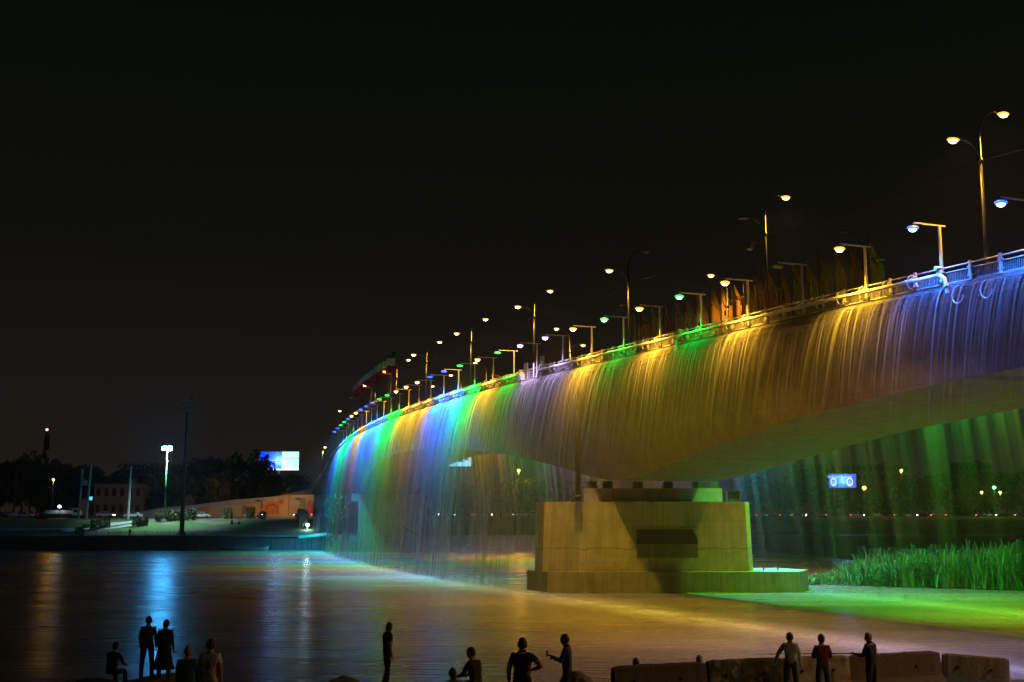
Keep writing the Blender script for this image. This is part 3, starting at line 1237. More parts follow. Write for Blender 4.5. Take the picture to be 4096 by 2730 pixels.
def street_lamp(loc, rz, label, lit_u, lit_l, group, watts=3600, cone=132):
    t = thing('street_lamp', label, 'street lamp', loc, rz, group)
    part('pole', me_lpole, t)
    for me_a, hd, lit, sg, z in ((me_armu, HU, lit_u, 1, 10.25), (me_arml, HL, lit_l, -1, 8.25)):
        part('arm', me_a, t)
        h = part('lamp_head', hd[0], t)
        part('lamp_lens', hd[1] if lit else hd[2], h)
        if lit:
            part('bulb', hd[3], h)
            lamp('street_light', t, (sg * 1.86, 0, z - 0.28), SODIUM, watts, 'SPOT', (0, 0, 0), cone, 0.8, 0.3)
    return t


LS = [(48, 1, 1), (69, 1, 0), (90.5, 0, 1), (112.3, 1, 1), (133.4, 1, 1), (155, 1, 1), (176, 1, 1), (197.5, 0, 1), (219, 0, 0), (240.5, 0, 1)]
for i, (s, u, l) in enumerate(LS):
    d = {(1, 1): 'both heads lit', (1, 0): 'outer head dark', (0, 1): 'inner head dark', (0, 0): 'both heads dark'}[(u, l)]
    street_lamp(tuple(BP(s, 1.2, zk(s) - 0.29)), -heading(s), 'tall two-armed street lamp behind near railing, %s from the right, %s' % (ORD[i], d), u, l,
                'street lamps along the near side of the bridge')
for i, (s, u, l) in enumerate([(27, 1, 1), (6, 1, 1)]):
    street_lamp(tuple(BP(s, 1.2, zk(s) - 0.29)), -heading(s), 'tall two-armed street lamp on the bridge, %s one outside the right picture edge' % ORD[i], u, l,
                'street lamps along the near side of the bridge')
RS = [(76.8, 0, 0), (97.7, 1, 0), (117.3, 0, 0), (137.5, 1, 1), (157, 0, 0), (176.6, 1, 0), (195, 1, 0), (213, 1, 0)]
for i, (s, u, l) in enumerate(RS):
    d = {(1, 1): 'both heads lit', (1, 0): 'only the inner head lit', (0, 0): 'both heads dark'}[(u, l)]
    street_lamp(tuple(BP(s, 16.2, zk(s) - 0.29)), -heading(s) + pi, 'street lamp on far side of bridge, %s from the right, %s' % (ORD[i], d), u, l,
                'street lamps along the far side of the bridge', 4000, 168)
# wire slung from lamp to lamp
mb = MB()
pts = []
poles = [-15, 6, 27] + [q[0] for q in LS]
for a, b in zip(poles[:-1], poles[1:]):
    for k in range(8):
        t = k / 8
        s = a + (b - a) * t
        pts.append(BP(s, 1.2, zk(s) + 6.9 - 1.3 * t * (1 - t)))
mb.tube(pts, 0.016, 4)
tag(part('overhead_cable', mb.mesh('overhead_cable', M_pole)), 'thin twisted cable slung from street lamp to street lamp over the bridge', 'cable')
# loudspeaker on the second lamp
sp_ = thing('loudspeaker', 'box loudspeaker on a bracket on the second street lamp pole', 'loudspeaker', tuple(BP(69, 1.2, zk(69) + 5.9)), -heading(69))
mb = MB()
mb.box((-0.75, 0, 0), (0.9, 0.12, 0.14))
part('bracket', mb.mesh('bracket', M_dark), sp_)
mb = MB()
mb.box((-1.3, 0, 0.05), (0.35, 0.5, 0.6), rot=Matrix.Rotation(0.25, 3, 'Y'))
part('horn', mb.mesh('horn', M_lens_off), sp_)

# ------------------------------------------------------------------ flags
M_bflag = pm('rust_cloth', (0.72, 0.40, 0.15), (0.58, 0.30, 0.10), 1.2, 0.85, 0.1)


def flag_mesh(w, h, seed, mats, bands):
    """cloth hanging from its pole in still air, folded in pleats"""
    rnd = random.Random(seed)
    nu, nv = 9, 14
    mb = MB()
    ph = rnd.uniform(0, 6)
    am = rnd.uniform(0.08, 0.16)
    vs = []
    for j in range(nv + 1):
        t = j / nv
        spread = w * (0.12 + 0.88 * min(1, t * 3.2) ** 0.8)
        for i in range(nu + 1):
            u = i / nu
            x = u * spread + 0.05
            y = am * sin(u * 9 + ph + t * 1.2) * (0.3 + t)
            z = -h * t - 0.25 * u * (1 - t) * h * 0.3 - 0.05 * sin(u * 7 + ph)
            vs.append((x, y, z))
    for j in range(nv):
        mi = min(int(j / nv * bands), bands - 1)
        for i in range(nu):
            a = j * (nu + 1) + i
            mb.add([vs[a], vs[a + 1], vs[a + nu + 2], vs[a + nu + 1]], [(0, 1, 2, 3)], mi)
    # merge grid so it shades smoothly
    me = mb.mesh('flag_cloth', mats, smooth=True)
    bm = bmesh.new()
    bm.from_mesh(me)
    bmesh.ops.remove_doubles(bm, verts=bm.verts, dist=0.001)
    bm.to_mesh(me)
    bm.free()
    me.polygons.foreach_set('use_smooth', [True] * len(me.polygons))
    return me


mb = MB()
mb.tube([(0, 0, 0), (0, 0, 10.3)], [0.055, 0.03], 6)
mb.ell((0, 0, 10.35), (0.07, 0.07, 0.07), 8, 5)
me_fpole = mb.mesh('flagpole', M_pole)
fm = [flag_mesh(random.Random(k).uniform(1.2, 1.6), 6.8, k, [M_bflag], 1) for k in range(5)]
FS = [77.4, 79.9, 82.0, 84.2, 86.3, 88.3, 90.4, 92.4, 94.4, 96.4, 98.5, 100.6, 102.6, 105.5, 108.0, 110.3, 112.6, 116.0, 118.4, 120.6]
for i, s in enumerate(FS):
    t = thing('flag', 'rust brown flag hanging limp beyond the bridge railing, %s from the right' % ORD[i], 'flag',
              tuple(BP(s, 17.25, zk(s) - 0.3)), -heading(s) + random.Random(i).uniform(-0.2, 0.2), 'rust brown flags on the far side of the bridge')
    part('flagpole', me_fpole, t)
    part('flag_cloth', fm[i % 5], t, (0, 0, 10.2), scale=(1.25 if i == 0 else 1, 1, 1))
M_tri = [pm('flag_green', (0.02, 0.16, 0.04), (0.015, 0.11, 0.03), 2), pm('flag_white', (0.7, 0.68, 0.62), (0.55, 0.53, 0.5), 2), pm('flag_red', (0.5, 0.03, 0.02), (0.36, 0.02, 0.015), 2)]
tm = [flag_mesh(1.5, 3.4, 20 + k, M_tri, 3) for k in range(4)]
for i in range(21):
    s = 173.2 + 2.05 * i
    t = thing('flag', 'green white red flag of the far flag row, %s from the right' % ORD[i], 'flag',
              tuple(BP(s, 0.55, zk(s))), pi - heading(s) + random.Random(i).uniform(-0.5, 0.3), 'tricolour flags near the far end of the bridge')
    part('flagpole', me_fpole, t, scale=(1, 1, 1.07))
    part('flag_cloth', tm[i % 4], t, (0, 0, 10.95))

# ------------------------------------------------------------------ reeds
M_reed = pm('reed_leaf', (0.045, 0.15, 0.015), (0.085, 0.21, 0.025), 0.5, 0.7, 0.0)
rnd = random.Random(7)
mb = MB()


def blade(x, y, z, h, lean, az, w):
    dx, dy = cos(az), sin(az)
    px, py = -dy * w, dx * w
    c = [(x, y, z), (x + dx * lean * 0.25, y + dy * lean * 0.25, z + h * 0.55), (x + dx * lean * 0.75, y + dy * lean * 0.75, z + h * 0.93),
         (x + dx * lean * 1.35, y + dy * lean * 1.35, z + h * 0.86)]
    ws = [0.8, 1.0, 0.7, 0.05]
    vs = []
    for (q, k) in zip(c, ws):
        vs += [(q[0] - px * k, q[1] - py * k, q[2]), (q[0] + px * k, q[1] + py * k, q[2])]
    mb.add(vs, [(0, 1, 3, 2), (2, 3, 5, 4), (4, 5, 7, 6)])


clumps = []
for i in range(520):
    x = rnd.uniform(31, 80)
    yf_ = interp([(30, 123.5), (38, 120.4), (44, 117.4), (50, 113), (58, 107.8), (72, 102), (90, 104)], x)
    y = yf_ + abs(rnd.gauss(0, 1)) * 5.5 + 0.3
    hmax = interp([(31, 0.7), (34, 1.1), (36, 1.9), (38, 2.8), (41, 3.7), (44, 4.4), (50, 4.6), (80, 4.4)], x) * rnd.uniform(0.65, 1.1) * (0.95 + 0.35 * noise.noise(Vector((x * 0.35, y * 0.35, 1))))
    if x < 37 and rnd.random() < 0.45:
        continue
    clumps.append((x, y, hmax))
for (x, y, hm) in clumps:
    for k in range(46):
        r = abs(rnd.gauss(0, 0.75))
        a = rnd.uniform(0, 6.283)
        blade(x + r * cos(a), y + r * sin(a), 0.1, hm * rnd.uniform(0.25, 1.0), rnd.uniform(0.4, 2.4) * min(1, hm / 2.5), rnd.uniform(0, 6.283), rnd.uniform(0.025, 0.075))
tag(part('reed_bed', mb.mesh('reed_bed', M_reed)), 'dense bed of tall green reeds on the islet right of the pier', 'reeds', kind='stuff')

# ------------------------------------------------------------------ trees and shrubs
M_leaf = [pm('leaf_dark', (0.045, 0.07, 0.022), (0.07, 0.10, 0.03), 0.4, 0.75, 0.0), pm('leaf_mid', (0.07, 0.10, 0.03), (0.10, 0.13, 0.045), 0.4, 0.75, 0.0)]
M_bark = pm('bark', (0.14, 0.11, 0.08), (0.09, 0.07, 0.05), 3, 0.9, 0.5)


def leaf_cloud(mb, c, r, n, size, rnd, shell=0.55):
    for _ in range(n):
        d = Vector((rnd.gauss(0, 1), rnd.gauss(0, 1), rnd.gauss(0, 1))).normalized()
        k = shell + (1 - shell) * rnd.random()
        p = Vector((c[0] + d.x * r[0] * k, c[1] + d.y * r[1] * k, c[2] + d.z * r[2] * k))
        a = Vector((rnd.gauss(0, 1), rnd.gauss(0, 1), rnd.gauss(0, 0.6))).normalized()
        b = a.orthogonal().normalized()
        q = a.cross(b)
        w = size * rnd.uniform(0.6, 1.3)
        mb.add([p - b * w, p + q * w * 0.6, p + b * w, p - q * w * 0.6], [(0, 1, 2, 3)])


def tree_meshes(seed, h, w, clumps, leaves, size, th=0.3):
    rnd = random.Random(seed)
    tr = MB()
    tr.tube([(0, 0, -0.4), (0.1 * w, 0.05, h * th * 0.6), (0, 0.1, h * (th + 0.15))], [h * 0.026, h * 0.02, h * 0.013], 8)
    cr = MB()
    for k in range(clumps):
        a = rnd.uniform(0, 6.283)
        zz = rnd.uniform(th, 0.86)
        rr = w * 0.34 * sqrt(rnd.random()) * (1.15 - 0.6 * abs(zz - 0.55))
        c = (rr * cos(a) * 1.3, rr * sin(a) * 1.3, h * zz)
        tr.tube([(0, 0, h * th * 0.8), (c[0] * 0.5, c[1] * 0.5, (h * th + c[2]) / 2), c], [h * 0.012, h * 0.008, h * 0.004], 5)
        q = w * rnd.uniform(0.15, 0.25)
        leaf_cloud(cr, c, (q, q, q * rnd.uniform(0.7, 0.95)), leaves, size, rnd)
    return tr.mesh('trunk', M_bark), cr


TREES = []
for k in range(4):
    t_, c_ = tree_meshes(40 + k, 16, 13 + k, 24, 90, 0.55, 0.22)
    TREES.append((t_, c_.mesh('crown', M_leaf[k % 2])))
t_, c_ = tree_meshes(50, 9, 6.5, 12, 60, 0.35, 0.5)
SMALL = (t_, c_.mesh('crown', M_leaf[1]))


def tree(px, top, halfw, Y, v, label, group):
    """px, halfw in metres across at depth Y; top = height above datum"""
    x = px
    g = ground_z(x, Y)
    src = SMALL if v == 'small' else TREES[v]
    bh, bw = (9, 6.5) if v == 'small' else (16, 13 + v)
    t = thing('tree', label, 'tree', (x, Y, g), (x * 1.7) % 6.28, group)
    sc = ((2 * halfw) / bw, (2 * halfw) / bw, (top - g) / bh * 1.06)
    part('trunk', src[0], t, scale=sc)
    part('crown', src[1], t, scale=sc)
    return t


GL = 'dark trees behind the park on the left'
for (x, top, hw, Y, v, lab) in [
    (-167.13, 24.5, 9, 380, 0, 'dark tree at the left picture edge'),
    (-158.49, 24.0, 8, 372, 1, 'dark round tree between the left palm and the telecom mast'),
    (-156.81, 27.6, 5.5, 380, 2, 'tall dark tree just left of the telecom mast'),
    (-147.02, 21.8, 7, 372, 3, 'dark tree behind the sodium street lamp on the left'),
    (-140.57, 21.1, 6.5, 365, 0, 'dark tree behind the white truck'),
    (-135.82, 22.5, 7, 362, 1, 'dark tree behind the pair of utility poles'),
    (-123.51, 19.8, 5.5, 352, 2, 'low dark tree right of the pair of utility poles'),
    (-119.78, 17.8, 4, 360, 3, 'dark tree above the low building'),
    (-110.68, 23.2, 9.5, 352, 0, 'broad dark tree behind the lit floodlight mast'),
    (-107.0, 23.1, 7, 358, 2, 'dark tree between the floodlight mast and the tall stadium mast'),
    (-94.2, 24.4, 8.5, 350, 1, 'large round dark tree right of the tall stadium mast'),
    (-86.65, 20.1, 4.5, 344, 3, 'low dark tree left of the tree beside the billboard'),
    (-80.92, 26.1, 7.6, 352, 2, 'large dark tree partly covering the billboard'),
    (-70.74, 19.5, 5.5, 346, 0, 'dark tree below the billboard'),
    (-62.87, 19.3, 4.8, 345, 1, 'small dark tree below the right end of the billboard'),
]:
    tree(x, top, hw, Y, v, lab, GL)
tree(-82.94, 17.9, 3.4, 326, 'small', 'pale slender tree with a bare trunk standing at the top of the mural wall', GL)
GR = 'dark trees along the far right bank'
for i, (px, py, hw, Y, v) in enumerate([(1720, 1100, 9, 560, 1), (1775, 1112, 8, 540, 2), (1812, 1105, 9, 545, 3), (1868, 1066, 15, 540, 0), (1915, 1088, 10, 550, 1), (1960, 1118, 9, 535, 2), (1996, 1098, 10, 545, 3), (2040, 1112, 11, 540, 0),
                                         (2085, 1106, 10, 545, 1), (2128, 1096, 11, 540, 2), (2172, 1088, 10, 548, 0), (2215, 1098, 10, 540, 3), (2256, 1090, 11, 545, 1), (2300, 1096, 10, 540, 2),
                                         (2345, 1084, 12, 545, 0), (2395, 1088, 12, 545, 1)]):
    x = (px * 1.7408 - 2048) / 4600 * Y
    top = 7.2 + (2063 - py * 1.7408) / 4600 * Y
    where = ['nearest the pier', 'second from the pier', 'third from the pier', 'below the red beacon', 'left of the blue billboard', 'below the blue billboard', 'right of the blue billboard', 'left of the orange street lamp',
             'right of the orange street lamp', 'before the long building', 'right of the long building', 'left of the flat-roofed block', 'before the flat-roofed block',
             'below the green traffic light', 'at the right picture edge', 'outside the right picture edge'][i]
    tree(x, top, hw, Y, v, 'dark bushy tree on the far right bank, ' + where, GR)
GA = 'dark trees behind the far arch'
for i, (px, py, hw, Y, v) in enumerate([(985, 1098, 8, 350, 0), (1035, 1112, 7, 345, 1), (1090, 1118, 7, 350, 2), (1140, 1108, 8, 345, 3), (1195, 1102, 8, 350, 0), (1250, 1098, 8, 345, 1), (1310, 1104, 9, 350, 2)]):
    x = (px * 1.7408 - 2048) / 4600 * Y
    top = 7.2 + (2063 - py * 1.7408) / 4600 * Y
    tree(x, top, hw, Y, v, 'dark tree behind the water under the far arch, %s from the left' % ORD[i], GA)

# palms
pt = MB()
pt.tube([(0, 0, -0.3), (0.15, 0, 3.2), (0.05, 0, 6.4)], [0.32, 0.25, 0.22], 8)
me_ptr = pt.mesh('trunk', M_bark)
fr = MB()
rnd = random.Random(3)
for k in range(26):
    a = k * 2.4
    up = rnd.uniform(-0.2, 1.2)
    L_ = rnd.uniform(2.4, 3.2)
    pts = []
    for j in range(6):
        t = j / 5
        pts.append(Vector((cos(a) * L_ * t * cos(up * 0.6), sin(a) * L_ * t * cos(up * 0.6), 6.4 + L_ * (sin(up) * t - 0.75 * t * t))))
    sd = Vector((-sin(a), cos(a), 0))
    vs = []
    for j, p in enumerate(pts):
        w = 0.42 * sin(pi * (0.12 + 0.86 * j / 5))
        vs += [p - sd * w - Vector((0, 0, w * 0.5)), p, p + sd * w - Vector((0, 0, w * 0.5))]
    fs = []
    for j in range(5):
        fs += [(j * 3, j * 3 + 1, j * 3 + 4, j * 3 + 3), (j * 3 + 1, j * 3 + 2, j * 3 + 5, j * 3 + 4)]
    fr.add(vs, fs)
me_pfr = fr.mesh('fronds', M_leaf[0])
for (x, Y, top, lab) in [(-155.27, 362, 26.5, 'palm tree rising above the trees near the left picture edge'), (-149.8, 368, 24.0, 'feathery palm just left of the telecom mast'), (-116.27, 345, 20.9, 'palm tree with spread fronds left of the broad dark trees')]:
    g = ground_z(x, Y)
    t = thing('palm_tree', lab, 'palm tree', (x, Y, g), 0.3, 'palms behind the park')
    sc = (1.2, 1.2, (top - g) / 8.2)
    part('trunk', me_ptr, t, scale=sc)
    part('fronds', me_pfr, t, scale=sc)


def shrub_mesh(seed, n=420, shape='round'):
    rnd = random.Random(seed)
    mb = MB()
    # inner twigs, then a leafy shell of unit size
    for k in range(5):
        a = k * 1.3
        mb.tube([(0, 0, 0), (0.25 * cos(a), 0.25 * sin(a), 0.7)], [0.04, 0.02], 4)
    for _ in range(n):
        u, a = rnd.uniform(-0.9, 1), rnd.uniform(0, 6.283)
        k = rnd.uniform(0.82, 1.03)
        if shape == 'round':
            r = sqrt(max(0, 1 - abs(u) ** 3.0)) ** 0.8 * k
        else:
            r = (1 - 0.25 * max(u, 0) ** 4) * k
        p = Vector((0.5 * r * cos(a), 0.5 * r * sin(a), 0.5 + 0.5 * u * k))
        d = Vector((rnd.gauss(0, 1), rnd.gauss(0, 1), rnd.gauss(0, 1))).normalized()
        b = d.orthogonal().normalized()
        q = d.cross(b)
        w = rnd.uniform(0.05, 0.11)
        mb.add([p - b * w, p + q * w * 0.7, p + b * w, p - q * w * 0.7], [(0, 1, 2, 3)])
    return mb.mesh('shrub', M_leaf[1])


SH = [shrub_mesh(1), shrub_mesh(2, 420, 'box'), shrub_mesh(3)]
for (x, Y, w, h, k, lab) in [
    (-94.4, 254.5, 2.1, 1.9, 0, 'clipped round shrub alone beside the quay fence on the left'),
    (-93.75, 262, 2.2, 2.3, 1, 'clipped shrub at the left end of the row of three by the path'),
    (-92.71, 263.5, 1.9, 2.2, 1, 'middle clipped shrub of the row of three by the path'),
    (-91.98, 264.5, 1.7, 2.2, 1, 'clipped shrub at the right end of the row of three by the path'),
    (-85.71, 266, 2.4, 2.2, 1, 'big clipped shrub left of the floodlight mast'),
    (-84.61, 266.5, 1.6, 2.0, 1, 'clipped shrub second from the left beside the floodlight mast'),
    (-84.02, 267, 1.3, 2.0, 1, 'narrow clipped shrub nearest the floodlight mast on its left'),
    (-82.75, 273, 2.3, 2.6, 0, 'round bush at the foot of the floodlight mast'),
    (-80.64, 275, 4.2, 2.8, 2, 'large leafy bush between the two masts'),
    (-77.64, 278, 4.4, 2.9, 1, 'long leafy hedge right of the stadium mast'),
    (-69.69, 285, 2.6, 2.9, 1, 'tall clipped shrub before the mural wall, left of a pair'),
    (-64.06, 285, 2.6, 2.9, 1, 'tall clipped shrub before the mural wall, right of a pair'),
    (-60.48, 282, 2.1, 2.0, 2, 'loose spiky shrub right of the clipped pair'),
    (-49.34, 272, 2.1, 3.2, 1, 'tall dark hedge block at the right end of the lawn'),
    (-47.32, 264, 2.0, 4.2, 1, 'tall dark hedge column before the steps by the white lamp'),
    (-96.96, 264, 0.9, 1.1, 0, 'small dark cone shrub left of the three clipped shrubs'),
    (-96.3, 264.2, 1.0, 1.0, 0, 'small dark shrub right of the cone shrub'),
    (-115.15, 285, 3.8, 1.4, 2, 'yellowish low bush on the lawn in front of the white truck'),
]:
    tag(part('shrub', SH[k], None, (x, Y, ground_z(x, Y) - 0.05), x, (w, w * 0.8, h)), lab, 'shrub', 'shrubs in the riverside park')

# ------------------------------------------------------------------ masts, poles, lamps on the far bank
fmx, fmy = -81.27, 272.0
g = ground_z(fmx, fmy)
t = thing('floodlight_mast', 'slim green floodlight mast with a blazing blue-white lamp cluster', 'floodlight mast', (fmx, fmy, g))
mb = MB()
mb.tube([(0, 0, 0), (0, 0, 17.2 - 0.3)], [0.24, 0.13], 8)
part('pole', mb.mesh('pole', pm('green_paint', (0.07, 0.30, 0.10), (0.05, 0.22, 0.08), 3, 0.5), True), t)  # pole is green from top to bottom
mb = MB()
mb.box((0, 0, 0.25), (1.1, 1.1, 0.9), taper=0.8)
part('base', mb.mesh('base', M_kerb), t)
mb = MB()
mb.box((0, 0, 17.0), (1.9, 0.15, 0.15))
part('lamp_bar', mb.mesh('lamp_bar', M_pole), t)
mb = MB()
for k in range(4):
    mb.ell((-0.84 + 0.56 * k, -0.18, 17.25), (0.40, 0.3, 0.52), 10, 6)
lmp = part('floodlight', mb.mesh('floodlight', em('mast_lamp', (0.05, 0.42, 1.0), 330)), t)
lamp('mast_light', t, (0, -0.4, 16.6), (0.46, 0.70, 0.74), 34000, 'SPOT', (radians(14), 0, 0), 118, 0.6, 0.5)

g = ground_z(-72.95, 257.5)
t = thing('stadium_mast', 'very tall grey mast with nine unlit floodlights in three rows', 'floodlight mast', (-72.95, 257.5, g))
mb = MB()
mb.tube([(0, 0, 0), (0, 0, 29.3)], [0.52, 0.2], 10)
part('pole', mb.mesh('pole', pm('mast_grey', (0.13, 0.125, 0.11), (0.09, 0.085, 0.08), 2, 0.6), True), t)
mb = MB()
mb.tube([(0, 0, -0.2), (0, 0, 0.6)], [1.3, 0.6], 10)
part('base', mb.mesh('base', M_dark), t)
mb = MB()
for zz in (27.0, 28.4, 29.8):
    mb.box((0, 0, zz), (2.7, 0.12, 0.1))
mb.box((-1.3, 0, 28.4), (0.08, 0.1, 3.0))
mb.box((1.3, 0, 28.4), (0.08, 0.1, 3.0))
part('lamp_rack', mb.mesh('lamp_rack', M_dark), t)
mb = MB()
mb.box((0, -0.2, 0), (0.75, 0.35, 0.8))
mb.box((0, -0.39, 0), (0.62, 0.04, 0.66), mi=1)
fl = mb.mesh('floodlight', [M_dark, M_lens_off])
for zz in (27.4, 28.8, 30.2):
    for xx in (-0.95, 0, 0.95):
        part('floodlight', fl, t, (xx, 0, zz))


def simple_lamp(name, label, x, Y, ztop, col, watts, lens, arm_=0.0, r=0.35, cat='street lamp', m=None):
    g = ground_z(x, Y)
    t = thing(name, label, cat, (x, Y, g))
    h = ztop - g
    mb = MB()
    mb.tube([(0, 0, -0.2), (0, 0, h)], [0.13, 0.08], 6)
    if arm_:
        mb.tube([(0, 0, h), (arm_ * 0.5, 0, h + 0.3), (arm_, 0, h + 0.35)], 0.05, 5)
    part('pole', mb.mesh('pole', m or M_pole), t)
    mb = MB()
    mb.box((arm_, 0, h + (0.45 if arm_ else 0.1)), (0.7, 0.35, 0.12))
    hd = part('lamp_head', mb.mesh('lamp_head', M_dark), t)
    mb = MB()
    mb.ell((arm_, -0.05, h + (0.25 if arm_ else -0.05)), (r, r * 0.7, r * 0.75), 10, 6)
    part('lamp_lens', mb.mesh('lamp_lens', lens), hd)
    if watts:
        lamp('lamp_light', t, (arm_, -0.3, h - 0.6), col, watts, 'POINT', radius=0.3)
    return t


E_sod = em('lens_sodium_far', (1, 0.45, 0.07), 9)
E_wht = em('lens_white_far', (0.75, 0.9, 1.0), 22)
simple_lamp('street_lamp', 'sodium street lamp glowing orange among the trees left of the truck', -118.01, 298, 16.4, SODIUM, 300, E_sod, 0, 0.34)
ramp_lamp = simple_lamp('street_lamp', 'sodium street lamp on the ramp beside the billboard', -47.61, 290, 23.9, SODIUM, 0, E_sod, 0.6, 0.3)
lamp('lamp_light', ramp_lamp, (0.5, 0, 16.5), SODIUM, 17000, 'SPOT', Vector((-20, 11, -17)).to_track_quat('-Z', 'Y').to_euler(), 96, 0.7, 0.3)
simple_lamp('street_lamp', 'sodium street lamp seen through the water under the far arch', 2.0, 345, 20.6, SODIUM, 2500, E_sod, 0, 0.5)
simple_lamp('street_lamp', 'orange street lamp above the trees on the far right bank', 170, 505, 26.8, SODIUM, 4000, E_sod, 0, 0.65)
simple_lamp('street_lamp', 'orange street lamp below the blue billboard', 149.5, 492, 18.9, SODIUM, 5000, E_sod, 0, 0.9)
simple_lamp('street_lamp', 'small orange lamp left of the green traffic light', 204.5, 505, 17.3, SODIUM, 1500, E_sod, 0, 0.6)
simple_lamp('street_lamp', 'small orange lamp right of the green traffic light', 212.5, 505, 17.3, SODIUM, 1500, E_sod, 0, 0.6)
tl_ = simple_lamp('traffic_light', 'green traffic light glowing through the far veil of water', 208, 500, 19.2, GRN, 4000, em('lens_green_far', (0.1, 1.0, 0.5), 20), 0, 0.75, 'traffic light')
simple_lamp('path_lamp', 'small bright white lamp on a post at the hedge by the boat steps', -46.0, 262.0, 5.2, WHT, 400, E_wht, 0, 0.42, 'path lamp')
simple_lamp('work_lamp', 'white work lamp over the goods on the truck', -113.7, 292, 9.5, (0.9, 0.95, 1), 15, E_wht, 0, 0.40, 'work lamp')

# twin utility poles with a transformer
t = thing('transformer_poles', 'pair of tapering concrete utility poles carrying a small transformer', 'utility poles', (-105.52, 286, ground_z(-105.52, 286)))
mb = MB()
mb.tube([(-1.1, 0, -0.5), (-0.7, 0, 12.2)], [0.34, 0.20], 6)
mb.tube([(0.85, 0, -0.5), (1.4, 0, 13.4)], [0.38, 0.2], 6)
part('pole', mb.mesh('pole', pm('pole_concrete', (0.40, 0.37, 0.32), (0.30, 0.28, 0.24), 2, 0.9)), t)
mb = MB()
mb.box((0.1, 0, 8.0), (2.4, 0.2, 0.18))
mb.box((-1.0, 0, 5.2), (4.6, 0.15, 0.15))
part('crossarm', mb.mesh('crossarm', M_pole), t)
mb = MB()
mb.box((0.1, 0, 8.75), (1.0, 0.9, 1.2))
mb.ell((-0.2, 0, 9.6), (0.2, 0.2, 0.3), 8, 5)
part('transformer', mb.mesh('transformer', pm('transformer_grey', (0.4, 0.4, 0.38))), t)
t = thing('utility_pole', 'single concrete utility pole with a short arm, right of the low building', 'utility pole', (-93.7, 284, ground_z(-93.7, 284)))
mb = MB()
mb.tube([(0, 0, -0.5), (0.15, 0, 12.7)], [0.36, 0.2], 6)
part('pole', mb.mesh('pole', MATS['pole_concrete']), t)
mb = MB()
mb.box((1.2, 0, 12.3), (2.4, 0.1, 0.1))
part('crossarm', mb.mesh('crossarm', M_pole), t)
# telecom masts
t = thing('telecom_mast', 'telecom mast with antennas and a pink beacon above the left trees', 'mast', (-163.73, 405, 6.9))
mb = MB()
mb.tube([(0, 0, 0), (0, 0, 29.5)], [0.5, 0.35], 6)
for k in range(4):
    mb.box((0.5 * cos(k * 1.57), 0.5 * sin(k * 1.57), 25.0 + (k % 2) * 1.5), (0.5, 0.5, 4.2))
mb.box((0.9, 0, 25.8), (0.5, 0.5, 5.0))
part('tower', mb.mesh('tower', M_dark), t)
mb = MB()
mb.ell((0, 0, 30.2), (0.45, 0.45, 0.4), 10, 6)
part('beacon', mb.mesh('beacon', em('beacon_pink', (1.0, 0.25, 0.8), 6)), t)
t = thing('telecom_mast', 'thin mast with a red beacon above the far right bank', 'mast', (151.0, 610, 6.9))
mb = MB()
mb.tube([(0, 0, 0), (0, 0, 30)], [0.5, 0.2], 6)
part('tower', mb.mesh('tower', M_dark), t)
mb = MB()
mb.ell((0, 0, 30.2), (0.55, 0.55, 0.5), 10, 6)
part('beacon', mb.mesh('beacon', em('beacon_red', (1.0, 0.06, 0.05), 8)), t)

# ------------------------------------------------------------------ buildings behind
M_bld = pm('plaster', (0.26, 0.23, 0.19), (0.20, 0.18, 0.15), 0.4, 0.9)
E_win = em('warm_window', (1.0, 0.55, 0.2), 0.5)
M_pane = pm('dark_pane', (0.03, 0.035, 0.04), (0.05, 0.05, 0.055), 1, 0.2)


def building(label, x, Y, w, d, h, floors, bays, dome=False, lit=()):
    g = 6.6
    t = thing('building', label, 'building', (x, Y, g))
    mb = MB()
    mb.box((0, 0, h / 2), (w, d, h))
    part('wall', mb.mesh('wall', M_bld), t)
    mb = MB()
    mb.box((0, 0, h + 0.15), (w + 0.5, d + 0.5, 0.3))
    rf = part('roof', mb.mesh('roof', M_bld), t)
    if dome:
        mb = MB()
        mb.ell((0, 0, h + 0.6), (w * 0.2, w * 0.2, w * 0.2), 12, 8)
        part('dome', mb.mesh('dome', M_bld, True), rf)
    else:
        mb = MB()
        mb.box((w * 0.2, 0, h + 1.0), (w * 0.16, d * 0.3, 1.6))
        part('roof_house', mb.mesh('roof_house', M_bld), rf)
    ww, wh = w / bays * 0.5, h / floors * 0.5
    fr_ = MB()
    fr_.box((0, 0, 0), (ww, 0.16, wh))
    mw = fr_.mesh('window', M_dark)
    pn = MB()
    pn.box((0, -0.07, 0), (ww * 0.84, 0.08, wh * 0.84))
    mp_, ml = pn.mesh('pane', M_pane), pn.mesh('pane', E_win)
    for f in range(floors):
        for b_ in range(bays):
            wdw = part('window', mw, t, (-w / 2 + w * (b_ + 0.5) / bays, -d / 2, h * (f + 0.55) / floors))
            part('pane', ml if (f, b_) in lit else mp_, wdw)
    return t


building('grey building with a small dome behind the left trees', -167.93, 425, 9, 8, 19, 4, 4, True)
building('narrow grey block right of the twin utility poles', -143.91, 400, 3.2, 5, 15.5, 4, 2)
building('long low dark building behind the utility pole', -115.77, 345, 14, 8, 9.5, 2, 6)
building('wide flat building above the far right trees', 201, 640, 32, 14, 28, 6, 10)
building('pale flat-roofed block near the right picture edge', 254, 640, 18, 12, 29, 6, 6)
building('dim house under the far arch with a lit window', 0, 362, 26, 10, 8, 2, 8, lit={(1, 1), (1, 4), (0, 6)})
building('house behind the mural wall', -47, 372, 12, 8, 7, 2, 4, lit={(0, 1)})

